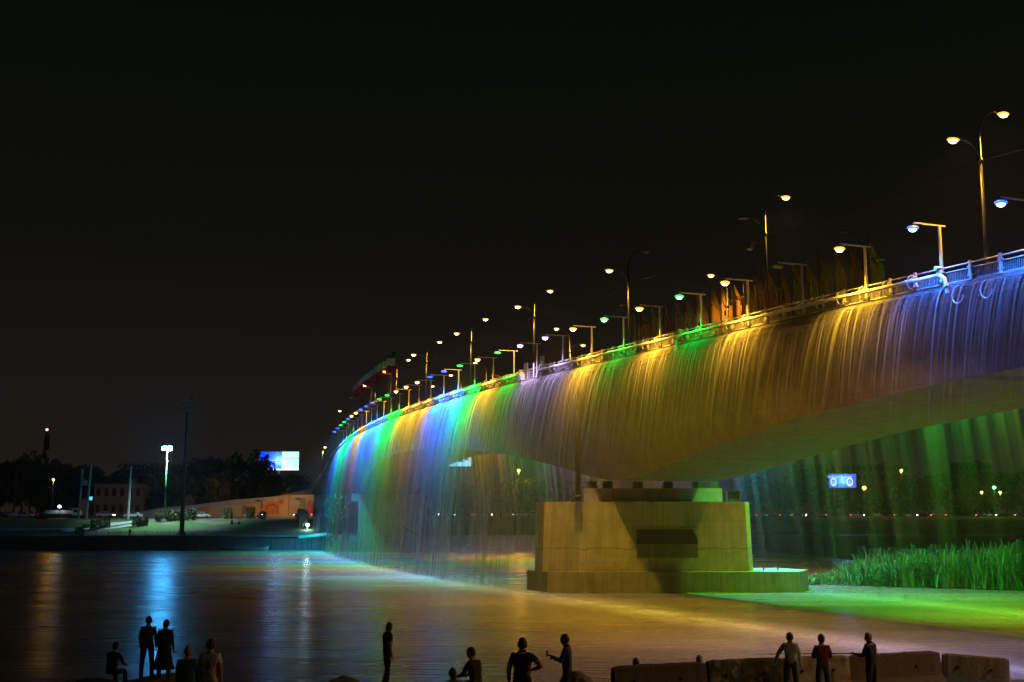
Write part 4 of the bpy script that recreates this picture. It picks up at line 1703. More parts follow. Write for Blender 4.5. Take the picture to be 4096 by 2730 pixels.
# ------------------------------------------------------------------ billboards
FORMS = {  # letter: isolated, final, initial, medial presentation forms
    'ا': 'ﺍﺎ', 'آ': 'ﺁﺂ', 'ب': 'ﺏﺐﺑﺒ', 'پ': 'ﭖﭗﭘﭙ', 'ت': 'ﺕﺖﺗﺘ', 'ج': 'ﺝﺞﺟﺠ', 'خ': 'ﺥﺦﺧﺨ', 'د': 'ﺩﺪ', 'ر': 'ﺭﺮ', 'ز': 'ﺯﺰ', 'س': 'ﺱﺲﺳﺴ', 'ش': 'ﺵﺶﺷﺸ',
    'ع': 'ﻉﻊﻋﻌ', 'ک': 'ﮎﮏﮐﮑ', 'م': 'ﻡﻢﻣﻤ', 'ن': 'ﻥﻦﻧﻨ', 'و': 'ﻭﻮ', 'ه': 'ﻩﻪﻫﻬ', 'ی': 'ﯼﯽﯾﯿ', 'ح': 'ﺡﺢﺣﺤ'}


def shaped(t):
    out = []
    for w in t.split(' '):
        o = []
        for i, c in enumerate(w):
            f = FORMS.get(c)
            if not f:
                o.append(c)
                continue
            pj = i > 0 and len(FORMS.get(w[i - 1], '')) == 4
            nj = i < len(w) - 1 and w[i + 1] in FORMS and len(f) == 4
            o.append(f[(3 if pj else 2) if nj else (1 if pj else 0)])
        out.append(''.join(reversed(o)))
    return ' '.join(reversed(out))


def text_mesh(txt, size, m, name='lettering', ext=0.012):
    cu = bpy.data.curves.new(name, 'FONT')
    cu.body = shaped(txt)
    cu.size = size
    cu.align_x = 'CENTER'
    cu.align_y = 'CENTER'
    cu.extrude = ext
    cu.offset = size * 0.025
    cu.resolution_u = 2
    o = bpy.data.objects.new(name, cu)
    COL.objects.link(o)
    dg = bpy.context.evaluated_depsgraph_get()
    me = bpy.data.meshes.new_from_object(o.evaluated_get(dg))
    bpy.data.objects.remove(o)
    me.name = name
    me.materials.clear()
    me.materials.append(m)
    return me


def billboard(label, x, Y, zc, w, h, face_fn, gz=6.8, rz=0.0, legs=(0,)):
    t = thing('billboard', label, 'billboard', (x, Y, gz), rz)
    mb = MB()
    z = zc - gz
    mb.box((0, 0.45, z), (w + 0.3, 0.5, h + 0.3))
    part('frame', mb.mesh('frame', M_dark), t)
    mb = MB()
    for lx in legs:
        mb.tube([(lx, 0.5, 0), (lx, 0.5, z - h / 2)], 0.45, 10)
    part('leg', mb.mesh('leg', M_pole, True), t)
    mb = MB()
    mb.box((0, -0.5, z - h / 2 - 0.75), (w + 0.2, 1.0, 0.08))
    mb.box((0, -0.5, z - h / 2 - 1.6), (w + 0.2, 0.1, 0.1))
    for k in range(8):
        mb.box((-w / 2 + w * (k + 0.5) / 8, -0.45, z - h / 2 - 0.4), (0.10, 0.10, 0.8))
    part('catwalk', mb.mesh('catwalk', M_pole), t)
    face_fn(t, z)
    return t


def bb1(t, z):
    w, h = 12.8, 6.2
    mb = MB()
    mb.box((-w / 2 + w * 0.285, 0.15, z + 0.06), (w * 0.57, 0.1, h * 0.94))
    part('poster', mb.mesh('poster', em('poster_blue', (0.0, 0.022, 1.0), 3.0)), t)
    mb = MB()
    mb.box((w / 2 - w * 0.215, 0.15, z + 0.06), (w * 0.43, 0.1, h * 0.94))
    part('poster', mb.mesh('poster', em('poster_white', (0.35, 0.80, 1.0), 2.2)), t)
    mb = MB()
    mb.box((0.2, 0.14, z - h * 0.455), (w * 0.98, 0.12, 0.42))
    part('poster', mb.mesh('poster', em('poster_strip', (0.9, 1, 1), 2.0)), t)
    E = em('letter_white', (0.75, 0.97, 1.0), 1.2)
    part('lettering', text_mesh('تا پیشخوان مجازی هست تا شعبه بانک نیست', 0.42, E), t, (-w / 2 + w * 0.30, 0.08, z + 0.25), rot=(pi / 2, 0, 0))
    part('lettering', text_mesh('بانکداری مجازی ساده و سریع', 0.36, E), t, (-w / 2 + w * 0.29, 0.08, z - 0.45), rot=(pi / 2, 0, 0))
    D = em('letter_grey', (0.02, 0.08, 0.13), 1.0)
    part('lettering', text_mesh('پیشخوان مجازی', 0.80, D), t, (w / 2 - w * 0.20, 0.08, z + 0.95), rot=(pi / 2, 0, 0))
    mb = MB()
    mb.box((w / 2 - w * 0.21, 0.08, z + 0.2), (3.8, 0.02, 0.06))
    for a_, b_, c_, d_ in ((0, 0.26, 0.62, 0.14), (0, -0.26, 0.62, 0.14), (-0.26, 0, 0.12, 0.4), (0.26, 0.1, 0.1, 0.3)):
        mb.box((w / 2 - 1.05 + a_, 0.08, z - 1.2 + b_), (c_, 0.02, d_))
    part('emblem', mb.mesh('emblem', D), t)
    lamp('sign_light', t, (0, -1.6, z), (0.2, 0.6, 1.0), 900, 'POINT', radius=1.0)


billboard('wide lit billboard with a blue half and a white half above the left trees', -76.6, 380, 25.0, 12.8, 6.2, bb1, legs=(0.0,))


def bb2(t, z):
    w, h = 13.0, 6.2
    mb = MB()
    mb.box((0, 0.15, z), (w, 0.1, h))
    part('poster', mb.mesh('poster', em('poster_cyan', (0.25, 0.75, 1.0), 2.0)), t)
    D = em('poster_deep_blue', (0.01, 0.06, 0.35), 1.0)
    mb = MB()
    for (xx, zz, a, b_) in ((1.0, 0.3, 1.5, 3.4), (3.0, 0.0, 1.9, 3.4), (4.9, 0.5, 1.4, 3.4)):
        mb.box((xx, 0.08, z + zz), (a, 0.04, b_))
    part('printed_panels', mb.mesh('printed_panels', D), t)
    mb = MB()
    for (xx, zz) in ((1.0, 0.3), (3.0, 0.0), (4.9, 0.5)):
        mb.box((xx, 0.05, z + zz - 0.2), (0.9, 0.04, 1.2))
    part('printed_pictures', mb.mesh('printed_pictures', em('poster_teal', (0.2, 0.75, 0.8), 1.0)), t)


billboard('lit billboard with blue panels half hidden under the far arch', -19.9, 380, 26.3, 13.0, 6.0, bb2, legs=(-5.2, 5.2))


def bb3(t, z):
    w, h = 12.0, 6.0
    mb = MB()
    mb.box((0, 0.15, z), (w, 0.1, h))
    part('poster', mb.mesh('poster', em('poster_azure', (0.003, 0.06, 0.9), 1.8)), t)
    Wm = em('poster_bright', (0.7, 0.93, 1.0), 1.3)
    part('lettering', text_mesh('به شهر ما خوش آمدید', 1.25, Wm), t, (-1.2, 0.06, z + 1.9), rot=(pi / 2, 0, 0))
    for (cx_, r1, r2) in ((-4.0, 1.4, 1.9), (3.2, 1.5, 2.0)):
        mb = MB()
        n = 20
        for k in range(n):
            a, b_ = 2 * pi * k / n, 2 * pi * (k + 1) / n
            vs = [(cx_ + r1 * q * cos(w_), 0.06, z - 0.5 + r2 * q * sin(w_)) for q, w_ in ((0.62, a), (1, a), (1, b_), (0.62, b_))]
            mb.add(vs, [(0, 1, 2, 3)])
        part('portrait_frame', mb.mesh('portrait_frame', Wm), t)
        mb = MB()
        mb.ell((cx_, 0.07, z - 0.3), (0.5, 0.03, 0.62), 12, 6)
        mb.ell((cx_, 0.07, z - 1.35), (0.75, 0.03, 0.45), 12, 6)
        part('portrait', mb.mesh('portrait', em('poster_pale', (0.35, 0.6, 0.75), 1.0)), t)
        mb = MB()
        mb.ell((cx_, 0.05, z + 0.18), (0.52, 0.03, 0.32), 12, 6)
        part('portrait_hair', mb.mesh('portrait_hair', em('poster_hair', (0.05, 0.18, 0.25), 1.0)), t)
    mb = MB()
    mb.prism([(-2.2, z - 2.6), (2.0, z - 2.6), (1.0, z - 1.2), (0.2, z - 1.6), (-0.6, z - 0.7), (-1.5, z - 1.7)], 0.05, 0.09)
    part('printed_hills', mb.mesh('printed_hills', em('poster_navy', (0.01, 0.03, 0.3), 1.0)), t)
    mb = MB()
    for k in range(4):
        mb.box((-1.4 + k, 0.4, z + h / 2 + 0.75), (0.12, 0.12, 1.3))
    mb.box((0.1, 0.4, z + h / 2 + 1.4), (3.2, 0.12, 0.12))
    part('top_truss', mb.mesh('top_truss', M_pole), t)
    lamp('sign_light', t, (0, -1.6, z), (0.1, 0.4, 1.0), 1500, 'POINT', radius=1.0)


billboard('blue billboard with two round portraits on the far right bank', 147, 515, 22.5, 12.0, 6.0, bb3, legs=(-4, 4))
# small blue sign by the twin poles
t = thing('shop_sign', 'small square cyan lit sign beside the twin utility poles', 'sign', (-107.49, 296, ground_z(-107.49, 296)))
mb = MB()
mb.box((0, 0, 4.9), (0.9, 0.2, 0.9))
part('panel', mb.mesh('panel', em('sign_cyan', (0.1, 0.65, 0.9), 1.2)), t)
mb = MB()
mb.tube([(0, 0.05, 0), (0, 0.05, 4.5)], 0.06, 6)
part('post', mb.mesh('post', M_pole), t)

# ------------------------------------------------------------------ mural wall and the ramp's side wall
wy = 310.0
mw = thing('mural_wall', 'long roadside retaining wall painted with domes, arches, birds and a sun', 'wall', (-72, wy, 6.6))
M_mural = pm('mural_ground', (0.34, 0.33, 0.30), (0.26, 0.25, 0.23), 0.6, 0.9)
TOPW = [(-100, 8.0), (-94, 9.2), (-84, 10.1), (-74, 11.4), (-66, 12.0), (-59.6, 12.6), (-51, 12.7), (-34, 12.7)]


def wtop(x):
    return interp(TOPW, x)


mb = MB()
poly = [(x + 72, z - 6.6) for x, z in TOPW] + [(-34 + 72, -0.5), (-100 + 72, -0.5)]
mb.prism(poly, 0, 0.8)
part('wall', mb.mesh('wall', M_mural), mw)
PAINT = {'orange': pm('mural_orange', (0.50, 0.21, 0.06), (0.40, 0.17, 0.05), 1, 0.9), 'red': pm('mural_red', (0.45, 0.07, 0.04), (0.36, 0.06, 0.03), 1, 0.9),
         'grey': pm('mural_teal', (0.15, 0.20, 0.20), (0.12, 0.16, 0.16), 1, 0.9), 'sand': pm('mural_sand', (0.50, 0.36, 0.19), (0.42, 0.30, 0.16), 1, 0.9),
         'dark': pm('mural_dark', (0.06, 0.055, 0.05), (0.05, 0.045, 0.04), 1, 0.9), 'sky': pm('mural_sky', (0.30, 0.34, 0.37), (0.26, 0.29, 0.32), 1, 0.9)}


def paint(polys, col, name, lift):
    mb = MB()
    for p in polys:
        mb.add([(x + 72, -lift, z - 6.6) for x, z in p], [tuple(range(len(p)))])
    part(name, mb.mesh(name, PAINT[col]), mw)


def arch(x, w, z0, h, n=10):
    pts = [(x - w / 2, z0)]
    for k in range(n + 1):
        a = pi - pi * k / n
        pts.append((x + w / 2 * cos(a), z0 + h * 0.55 + h * 0.45 * sin(a) ** 0.8))
    pts.append((x + w / 2, z0))
    return pts


paint([[(-96, 7.4), (-59.8, 7.4), (-59.8, 11.5), (-63, 11.6), (-66, 10.9), (-70, 10.2), (-75, 9.9), (-80, 9.3), (-88, 8.9), (-96, 8.2)]], 'sand', 'painted_ground', 0.006)
paint([arch(-64.0, 4.2, 7.5, 3.6), arch(-82.5, 3.2, 7.5, 2.0), arch(-70, 3.8, 7.5, 2.4), arch(-52.0, 4.4, 7.4, 2.2), arch(-57, 1.8, 7.5, 1.8)], 'orange', 'painted_dome', 0.012)
paint([arch(-64.0, 3.3, 7.5, 2.9), arch(-53.9, 1.7, 7.5, 3.7), arch(-90, 2.2, 7.4, 1.3)], 'red', 'painted_arch', 0.018)
paint([arch(-64.0, 2.6, 7.5, 2.3)], 'orange', 'painted_arch', 0.024)
paint([[(-67.0, 7.5), (-66.5, 7.5), (-66.5, 11.0), (-66.7, 11.6), (-67.0, 11.0)], [(-67.2, 9.5), (-66.3, 9.5), (-66.3, 9.8), (-67.2, 9.8)], [(-59.7, 7.3), (-59.5, 7.3), (-59.5, 12.55), (-59.7, 12.55)]], 'red', 'painted_minaret', 0.022)
paint([arch(-55.8, 1.9, 7.5, 4.4), arch(-69.9, 1.4, 7.5, 1.7), [(-72, 7.5), (-70.9, 7.5), (-70.9, 10.0), (-72, 10.0)]], 'grey', 'painted_door', 0.026)
sun = []
for k in range(20):
    a = 2 * pi * k / 20
    r = 1.15 if k % 2 else 0.75
    sun.append((-61.6 + r * cos(a), 10.9 + r * sin(a)))
paint([sun], 'orange', 'painted_sun', 0.028)
paint([[(-61.6 + 0.5 * cos(k * 0.52), 10.9 + 0.5 * sin(k * 0.52)) for k in range(12)]], 'red', 'painted_sun', 0.034)
paint([[(x, z), (x + 1.2, z + 0.5), (x + 1.9, z + 0.15), (x + 2.6, z + 0.45), (x + 1.8, z - 0.25)] for x, z in ((-69, 11.0), (-58.3, 11.5), (-49.8, 10.6))], 'dark', 'painted_bird', 0.03)
paint([[(-54.5, 7.6), (-48.5, 7.6), (-48.2, 9.0), (-50.5, 9.4), (-53, 8.7)]], 'dark', 'painted_trees', 0.016)
t = thing('ramp_wall', 'plain orange-lit retaining wall sloping up behind the mural wall to the bridge ramp', 'wall', (-52, 321, 6.6))
mb = MB()
mb.prism([(-64 + 52, 0), (-64 + 52, 6.2), (-57 + 52, 7.6), (-52 + 52, 9.1), (-38 + 52, 9.4), (-38 + 52, 0)], 0, 1.0)
part('wall', mb.mesh('wall', pm('ramp_plaster', (0.40, 0.27, 0.15), (0.32, 0.21, 0.12), 0.6, 0.9)), t)

# ------------------------------------------------------------------ vehicles
M_tyre = pm('rubber', (0.02, 0.02, 0.02), (0.03, 0.03, 0.03), 5, 0.8)
M_glass = pm('car_glass', (0.02, 0.025, 0.03), (0.03, 0.035, 0.04), 1, 0.15, 0)
E_head = em('headlight_glow', (0.9, 0.95, 1.0), 70)
E_tail = em('taillight_glow', (1.0, 0.05, 0.03), 22)
M_hoff = pm('headlight_off', (0.5, 0.5, 0.5), (0.4, 0.4, 0.4), 3, 0.2)
M_toff = pm('taillight_off', (0.3, 0.02, 0.02), (0.2, 0.02, 0.02), 3, 0.2)
CAR_P = {'white': pm('white_car_paint', (0.72, 0.73, 0.74), (0.68, 0.69, 0.70), 1, 0.3, 0), 'beige': pm('beige_car_paint', (0.62, 0.58, 0.46), (0.58, 0.54, 0.43), 1, 0.3, 0),
         'dark': pm('dark_car_paint', (0.05, 0.05, 0.06), (0.06, 0.06, 0.07), 1, 0.3, 0), 'silver': pm('silver_car_paint', (0.4, 0.41, 0.42), (0.37, 0.38, 0.39), 1, 0.3, 0)}
low = [(-2.15, 0.35), (-2.2, 0.75), (-2.1, 0.92), (-1.25, 0.98), (1.15, 0.97), (2.05, 0.82), (2.2, 0.62), (2.15, 0.32)]
roof = [(-1.45, 0.96), (-0.95, 1.42), (0.35, 1.45), (1.05, 0.97)]
me_body = {}
for k_, m_ in CAR_P.items():
    mb = MB()
    mb.prism(low, -0.82, 0.82)
    mb.prism(roof, -0.68, 0.68)
    me_body[k_] = mb.mesh('body', m_)
mb = MB()
mb.add([(-1.28, -0.69, 1.0), (0.88, -0.69, 1.0), (0.36, -0.69, 1.38), (-0.92, -0.69, 1.36)], [(0, 1, 2, 3)])
mb.add([(-1.28, 0.69, 1.0), (0.88, 0.69, 1.0), (0.36, 0.69, 1.38), (-0.92, 0.69, 1.36)], [(0, 1, 2, 3)])
mb.add([(1.05, -0.6, 1.0), (1.05, 0.6, 1.0), (0.42, 0.6, 1.42), (0.42, -0.6, 1.42)], [(0, 1, 2, 3)])
me_cglass = mb.mesh('windows', M_glass)
mb = MB()
mb.box((-0.28, -0.70, 1.19), (0.08, 0.03, 0.4))
me_pillar = mb.mesh('door_pillar', M_dark)
mb = MB()
mb.tube([(0, -0.1, 0), (0, 0.1, 0)], 0.31, 12)
mb.tube([(0, -0.115, 0), (0, -0.1, 0)], 0.17, 8)
me_wheel = mb.mesh('wheel', M_tyre)
mb = MB()
mb.ell((0, 0, 0), (0.06, 0.17, 0.10), 8, 5)
me_hl = {1: mb.mesh('headlight', E_head), 0: mb.mesh('headlight', M_hoff)}
mb = MB()
mb.box((0, 0, 0), (0.05, 0.3, 0.14))
me_tlg = {1: mb.mesh('taillight', E_tail), 0: mb.mesh('taillight', M_toff)}


def car(x, Y, color, label, group, face=1, lit=False, z=None):
    t = thing('car', label, 'car', (x, Y, (ground_z(x, Y) if z is None else z) + 0.07), 0 if face > 0 else pi, group)
    part('body', me_body[color], t)
    part('windows', me_cglass, t)
    part('door_pillar', me_pillar, t)
    for xx in (-1.35, 1.35):
        for yy in (-0.76, 0.76):
            part('wheel', me_wheel, t, (xx, yy, 0.31))
    for yy in (-0.55, 0.55):
        part('headlight', me_hl[lit], t, (2.16, yy, 0.66))
        part('taillight', me_tlg[lit], t, (-2.2, yy, 0.74))
    return t


GP = 'parked cars on the riverside road'
car(-121.91, 291.5, 'white', 'white hatchback parked on the grass edge near the left picture edge', GP, 1)
car(-128.39, 292.0, 'dark', 'dark car cut by the left picture edge', GP, 1)
car(-95.07, 292.0, 'white', 'white saloon parked by the single utility pole', GP, -1)
car(-77.68, 291.5, 'beige', 'cream hatchback parked in front of the left end of the mural', GP, 1)
GD = 'cars driving on the riverside road'
for i, (x, Y, c, f) in enumerate([(-131, 303.5, 'silver', 1), (-124.5, 299, 'dark', -1), (-106, 303.5, 'white', 1), (-88.5, 299, 'silver', -1), (-67.5, 303.5, 'silver', 1), (-53.8, 299, 'dark', -1)]):
    car(x, Y, c, '%s car driving with lights on along the riverside road, %s from left' % (c, ORD[i]), GD, f, True)
GQ = 'cars on the road under the far arch'
for i, (px, c, f) in enumerate([(990, 'dark', 1), (1030, 'silver', 1), (1066, 'dark', -1), (1112, 'silver', 1), (1160, 'dark', 1), (1196, 'silver', 1), (1226, 'white', 1)]):
    Y = 299 + 4 * (i % 2)
    car((px * 1.7408 - 2048) / 4600 * Y, Y, c, '%s car with lights on under the far arch, %s from the left' % (c, ORD[i]), GQ, f, True)
GX = 'cars on the far right bank'
for i, (px, c, f) in enumerate([(1742, 'white', 1), (1768, 'dark', -1), (1796, 'silver', 1), (1829, 'dark', 1), (1856, 'silver', -1), (1884, 'white', 1), (1902, 'dark', 1), (1964, 'silver', 1), (1988, 'dark', -1), (2012, 'white', 1), (2058, 'dark', 1),
                                (2082, 'silver', 1), (2110, 'dark', -1), (2150, 'white', 1), (2176, 'silver', 1), (2205, 'dark', -1), (2246, 'silver', 1), (2268, 'white', 1), (2292, 'dark', -1), (2345, 'silver', 1)]):
    x = (px * 1.7408 - 2048) / 4600 * 492
    car(x, 490 + (x - 80) * 0.03 + 4 * (i % 2), c, '%s car with lights on the far right bank, %s from the pier' % (c, ORD[i]), GX, f, True)
# the truck
t = thing('truck', 'small white flatbed truck with a tarpaulin load parked under a work lamp', 'truck', (-112.65, 293.5, ground_z(-112.65, 293.5) + 0.07))
mb = MB()
mb.prism([(2.0, 0.6), (2.0, 2.3), (3.2, 2.3), (3.75, 1.4), (3.85, 0.6)], -0.95, 0.95)
cabp = part('cab', mb.mesh('cab', CAR_P['white']), t)
mb = MB()
mb.add([(2.4, -0.96, 1.4), (3.5, -0.96, 1.4), (3.1, -0.96, 2.1), (2.4, -0.96, 2.1)], [(0, 1, 2, 3)])
part('window', mb.mesh('window', M_glass), cabp)
mb = MB()
mb.box((-1.6, 0, 0.85), (7.0, 1.9, 0.18))
part('bed', mb.mesh('bed', M_dark), t)
mb = MB()
rnd = random.Random(5)
prof_ = [(-5.0, 0.95), (-5.0, 1.6)] + [(-4.8 + k * 0.55, 1.75 + rnd.uniform(-0.12, 0.12)) for k in range(12)] + [(1.7, 1.4), (1.7, 0.95)]
mb.prism(prof_, -0.93, 0.93)
part('tarpaulin', mb.mesh('tarpaulin', pm('tarpaulin', (0.7, 0.7, 0.68), (0.5, 0.5, 0.5), 2, 0.7, 0.5)), t)
for xx in (-3.6, -2.6, 2.8):
    for yy in (-0.85, 0.85):
        part('wheel', me_wheel, t, (xx, yy, 0.31))
for i, (x, c) in enumerate([(-115.38, (0.5, 0.06, 0.03)), (-114.44, (0.05, 0.3, 0.06)), (-112.56, (0.5, 0.3, 0.04)), (-111.43, (0.5, 0.06, 0.03))]):
    nm = ['red', 'green', 'yellow', 'orange red'][i]
    t = thing('crate', '%s produce crate on the ground in front of the truck' % nm, 'crate', (x, 291.3, ground_z(x, 291.3)))
    mb = MB()
    mb.box((0, 0, 0.06), (0.95, 0.6, 0.06))
    for yy in (-0.3, 0.3):
        for zz in (0.15, 0.35, 0.55):
            mb.box((0, yy, zz), (0.95, 0.04, 0.13))
    for xx in (-0.47, 0.47):
        for zz in (0.15, 0.35, 0.55):
            mb.box((xx, 0, zz), (0.04, 0.6, 0.13))
    part('slatted_box', mb.mesh('slatted_box', pm('crate_' + nm.replace(' ', '_'), c)), t)

# ------------------------------------------------------------------ boats
def boat(label, x, Y, L_, w, h, rz, m, m_in, bow=0.5):
    t = thing('rowing_boat', label, 'boat', (x, Y, 0.0), rz)
    n = 12
    out, inn = [], []
    mb = MB()
    ring = []
    for i in range(n + 1):
        u = i / n * 2 - 1
        hw = w / 2 * (1 - abs(u) ** 2.6) ** 0.8 + 0.02
        sheer = h * (0.62 + bow * u * u * (1.2 if u > 0 else 0.6))
        x_ = u * L_ / 2
        ring.append([(x_, -hw, sheer), (x_ * 0.93, -hw * 0.7, 0.0), (x_ * 0.9, 0, -0.15), (x_ * 0.93, hw * 0.7, 0.0), (x_, hw, sheer)])
    vs = [p for r in ring for p in r]
    fs = [(i * 5 + j, i * 5 + j + 1, i * 5 + 6 + j, i * 5 + 5 + j) for i in range(n) for j in range(4)]
    mb.add(vs, fs)
    me = mb.mesh('hull', m, True)
    hull = part('hull', me, t)
    mb = MB()
    mb.tube([r[0] for r in ring], 0.05, 5)
    mb.tube([r[4] for r in ring], 0.05, 5)
    part('gunwale', mb.mesh('gunwale', m_in), hull)
    mb = MB()
    for u in (-0.45, 0.0, 0.4):
        mb.box((u * L_ / 2, 0, h * 0.5), (0.3, w * 0.8, 0.06))
    part('thwarts', mb.mesh('thwarts', m_in), t)
    return t


M_bw = pm('boat_white', (0.62, 0.62, 0.58), (0.45, 0.44, 0.40), 2, 0.5)
M_bg = pm('boat_green', (0.05, 0.35, 0.14), (0.04, 0.26, 0.11), 2, 0.5)
M_bd = pm('boat_wood', (0.20, 0.14, 0.08), (0.14, 0.10, 0.06), 3, 0.7)
boat('white rowing boat moored below the quay wall', -54.62, 244.6, 7.4, 1.7, 0.75, 0.12, M_bw, M_bd)
boat('dark rowing boat with green nets moored behind the white boat', -58.19, 245.3, 6.0, 1.6, 0.8, -0.05, M_bd, M_bg)
boat('dim pale boat moored at the far left of the quay', -111.5, 244.2, 8.0, 1.8, 0.7, 0.0, M_bd, M_bw)
boat('half-dark long boat moored at the quay right of the far left boat', -88, 244.8, 7.0, 1.6, 0.55, 0.0, M_dark, M_dark)
t = thing('boat_canopy', 'upturned green boat hull resting on a rack over the river steps', 'boat', (-40.72, 243.5, 1.5), 0.05)
t.scale = (0.72, 0.8, 0.9)
mb = MB()
n = 10
vs = []
for i in range(n + 1):
    u = i / n
    hw = 0.9 * sin(pi * (0.15 + 0.75 * u)) ** 0.6
    zc_ = 1.5 + 0.85 * u - 0.5 * max(0, u - 0.85) * 6
    x_ = -5.2 + 9.4 * u
    vs += [(x_, -hw, zc_ - 0.45), (x_, -hw * 0.7, zc_ + 0.05), (x_, 0, zc_ + 0.25), (x_, hw * 0.7, zc_ + 0.05), (x_, hw, zc_ - 0.45)]
mb.add(vs, [(i * 5 + j, i * 5 + j + 1, i * 5 + 6 + j, i * 5 + 5 + j) for i in range(n) for j in range(4)])
part('hull', mb.mesh('hull', M_bg, True), t)
mb = MB()
for xx in (-4.2, -1.5, 1.2, 3.4):
    mb.tube([(xx, -0.6, -1.6), (xx, -0.6, 1.2 + 0.09 * xx)], 0.06, 5)
    mb.tube([(xx, 0.6, -1.6), (xx, 0.6, 1.2 + 0.09 * xx)], 0.06, 5)
mb.box((0, 0, 0.5), (9.5, 1.3, 0.08))
part('rack', mb.mesh('rack', M_dark), t)
# tree hung with green fairy lights by the ramp
t = thing('lit_tree', 'small tree hung with green fairy lights behind the left end of the water curtain', 'tree', (-38.6, 256, ground_z(-38.6, 256)))
part('trunk', SMALL[0], t, scale=(0.8, 0.8, 1.0))
part('crown', SMALL[1], t, scale=(0.8, 0.8, 1.0))
mb = MB()
rnd = random.Random(12)
for k in range(130):
    d = Vector((rnd.gauss(0, 1), rnd.gauss(0, 0.8), rnd.gauss(0, 1))).normalized()
    kk = rnd.random() ** 0.4
    q = (d.x * 3.0 * kk, d.y * 2.6 - 0.4, 5.9 + d.z * 3.2 * kk)
    r = rnd.uniform(0.03, 0.07)
    mb.ell(q, (r, r, r), 5, 4)
tag(part('fairy_lights', mb.mesh('fairy_lights', em('fairy_green', (0.05, 1.0, 0.45), 3.0)), t), kind='stuff')
# drifting debris
for (x, y, w, lab) in ((-23.3, 104.1, 1.1, 'pale piece of drifting debris floating left of the people in mid river'), (-30.1, 111.1, 0.7, 'smaller dull piece of debris floating further out')):
    mb = MB()
    mb.ell((0, 0, 0.03), (w * 0.6, 0.35, 0.14), 9, 5)
    mb.box((0.15, 0.05, 0.12), (w * 0.9, 0.16, 0.08), rz=0.3)
    tag(part('debris', mb.mesh('debris', pm('drift_wood', (0.5, 0.42, 0.28), (0.4, 0.33, 0.22), 2)), None, (x, y, 0)), lab, 'debris')

# ------------------------------------------------------------------ concrete barriers on the near bank
def barrier_mat(name, base, patch, scale=1.6, thr=0.56, third=None):
    m, nt, b = new_mat(name)
    L = nt.links.new
    t = nt.nodes.new('ShaderNodeTexCoord')
    n = nt.nodes.new('ShaderNodeTexNoise')
    n.inputs['Scale'].default_value = scale
    n.inputs['Detail'].default_value = 9
    n.inputs['Roughness'].default_value = 0.62
    L(t.outputs['Object'], n.inputs['Vector'])
    r = nt.nodes.new('ShaderNodeValToRGB')
    e = r.color_ramp.elements
    e[0].position = thr - 0.05
    e[1].position = thr + 0.03
    e[0].color = (*base, 1)
    e[1].color = (*patch, 1)
    if third:
        q = e.new(0.40)
        q.color = (*base, 1)
        e[0].position = 0.33
        e[0].color = (*third, 1)
    L(n.outputs['Fac'], r.inputs[0])
    n2 = nt.nodes.new('ShaderNodeTexNoise')
    n2.inputs['Scale'].default_value = 14
    n2.inputs['Detail'].default_value = 6
    L(t.outputs['Object'], n2.inputs['Vector'])
    mx = nt.nodes.new('ShaderNodeMix')
    mx.data_type = 'RGBA'
    mx.blend_type = 'MULTIPLY'
    mx.inputs[0].default_value = 0.6
    L(r.outputs[0], mx.inputs[6])
    L(n2.outputs['Color'], mx.inputs[7])
    L(mx.outputs[2], b.inputs['Base Color'])
    bp = nt.nodes.new('ShaderNodeBump')
    bp.inputs['Strength'].default_value = 0.5
    bp.inputs['Distance'].default_value = 0.03
    L(n2.outputs['Fac'], bp.inputs['Height'])
    L(bp.outputs[0], b.inputs['Normal'])
    b.inputs['Roughness'].default_value = 0.9
    return m


BAR = [((2.7, 31.8), (5.31, 32.7), 3.21, 3.22, 'dark brown weathered concrete barrier at the left end of the line', barrier_mat('barrier_brown', (0.12, 0.11, 0.10), (0.36, 0.35, 0.33), 1.3, 0.66)),
       ((5.38, 32.75), (7.67, 33.6), 3.24, 3.23, 'dark green barrier with flaking pale paint patches, second from the left', barrier_mat('barrier_green', (0.05, 0.07, 0.04), (0.32, 0.31, 0.25), 2.2, 0.58, (0.20, 0.17, 0.04))),
       ((7.72, 33.62), (9.73, 34.5), 3.24, 3.18, 'pale greenish barrier with big rust brown stains, between the men', barrier_mat('barrier_pale', (0.40, 0.42, 0.36), (0.28, 0.15, 0.07), 1.1, 0.54)),
       ((9.78, 34.52), (12.74, 35.4), 3.18, 3.21, 'reddish brown concrete barrier right of the man with the fishing rod', barrier_mat('barrier_rust', (0.17, 0.145, 0.13), (0.28, 0.26, 0.15), 2.0, 0.68)),
       ((13.02, 36.0), (14.9, 35.7), 3.08, 2.96, 'grey barrier with a blue painted stripe along its foot, at the right end', barrier_mat('barrier_grey', (0.42, 0.42, 0.42), (0.26, 0.24, 0.22), 0.9, 0.60))]
M_blue = pm('blue_stripe', (0.05, 0.14, 0.42), (0.08, 0.18, 0.45), 4, 0.7)  # blue lamp light on the barrier's foot, put into the colour
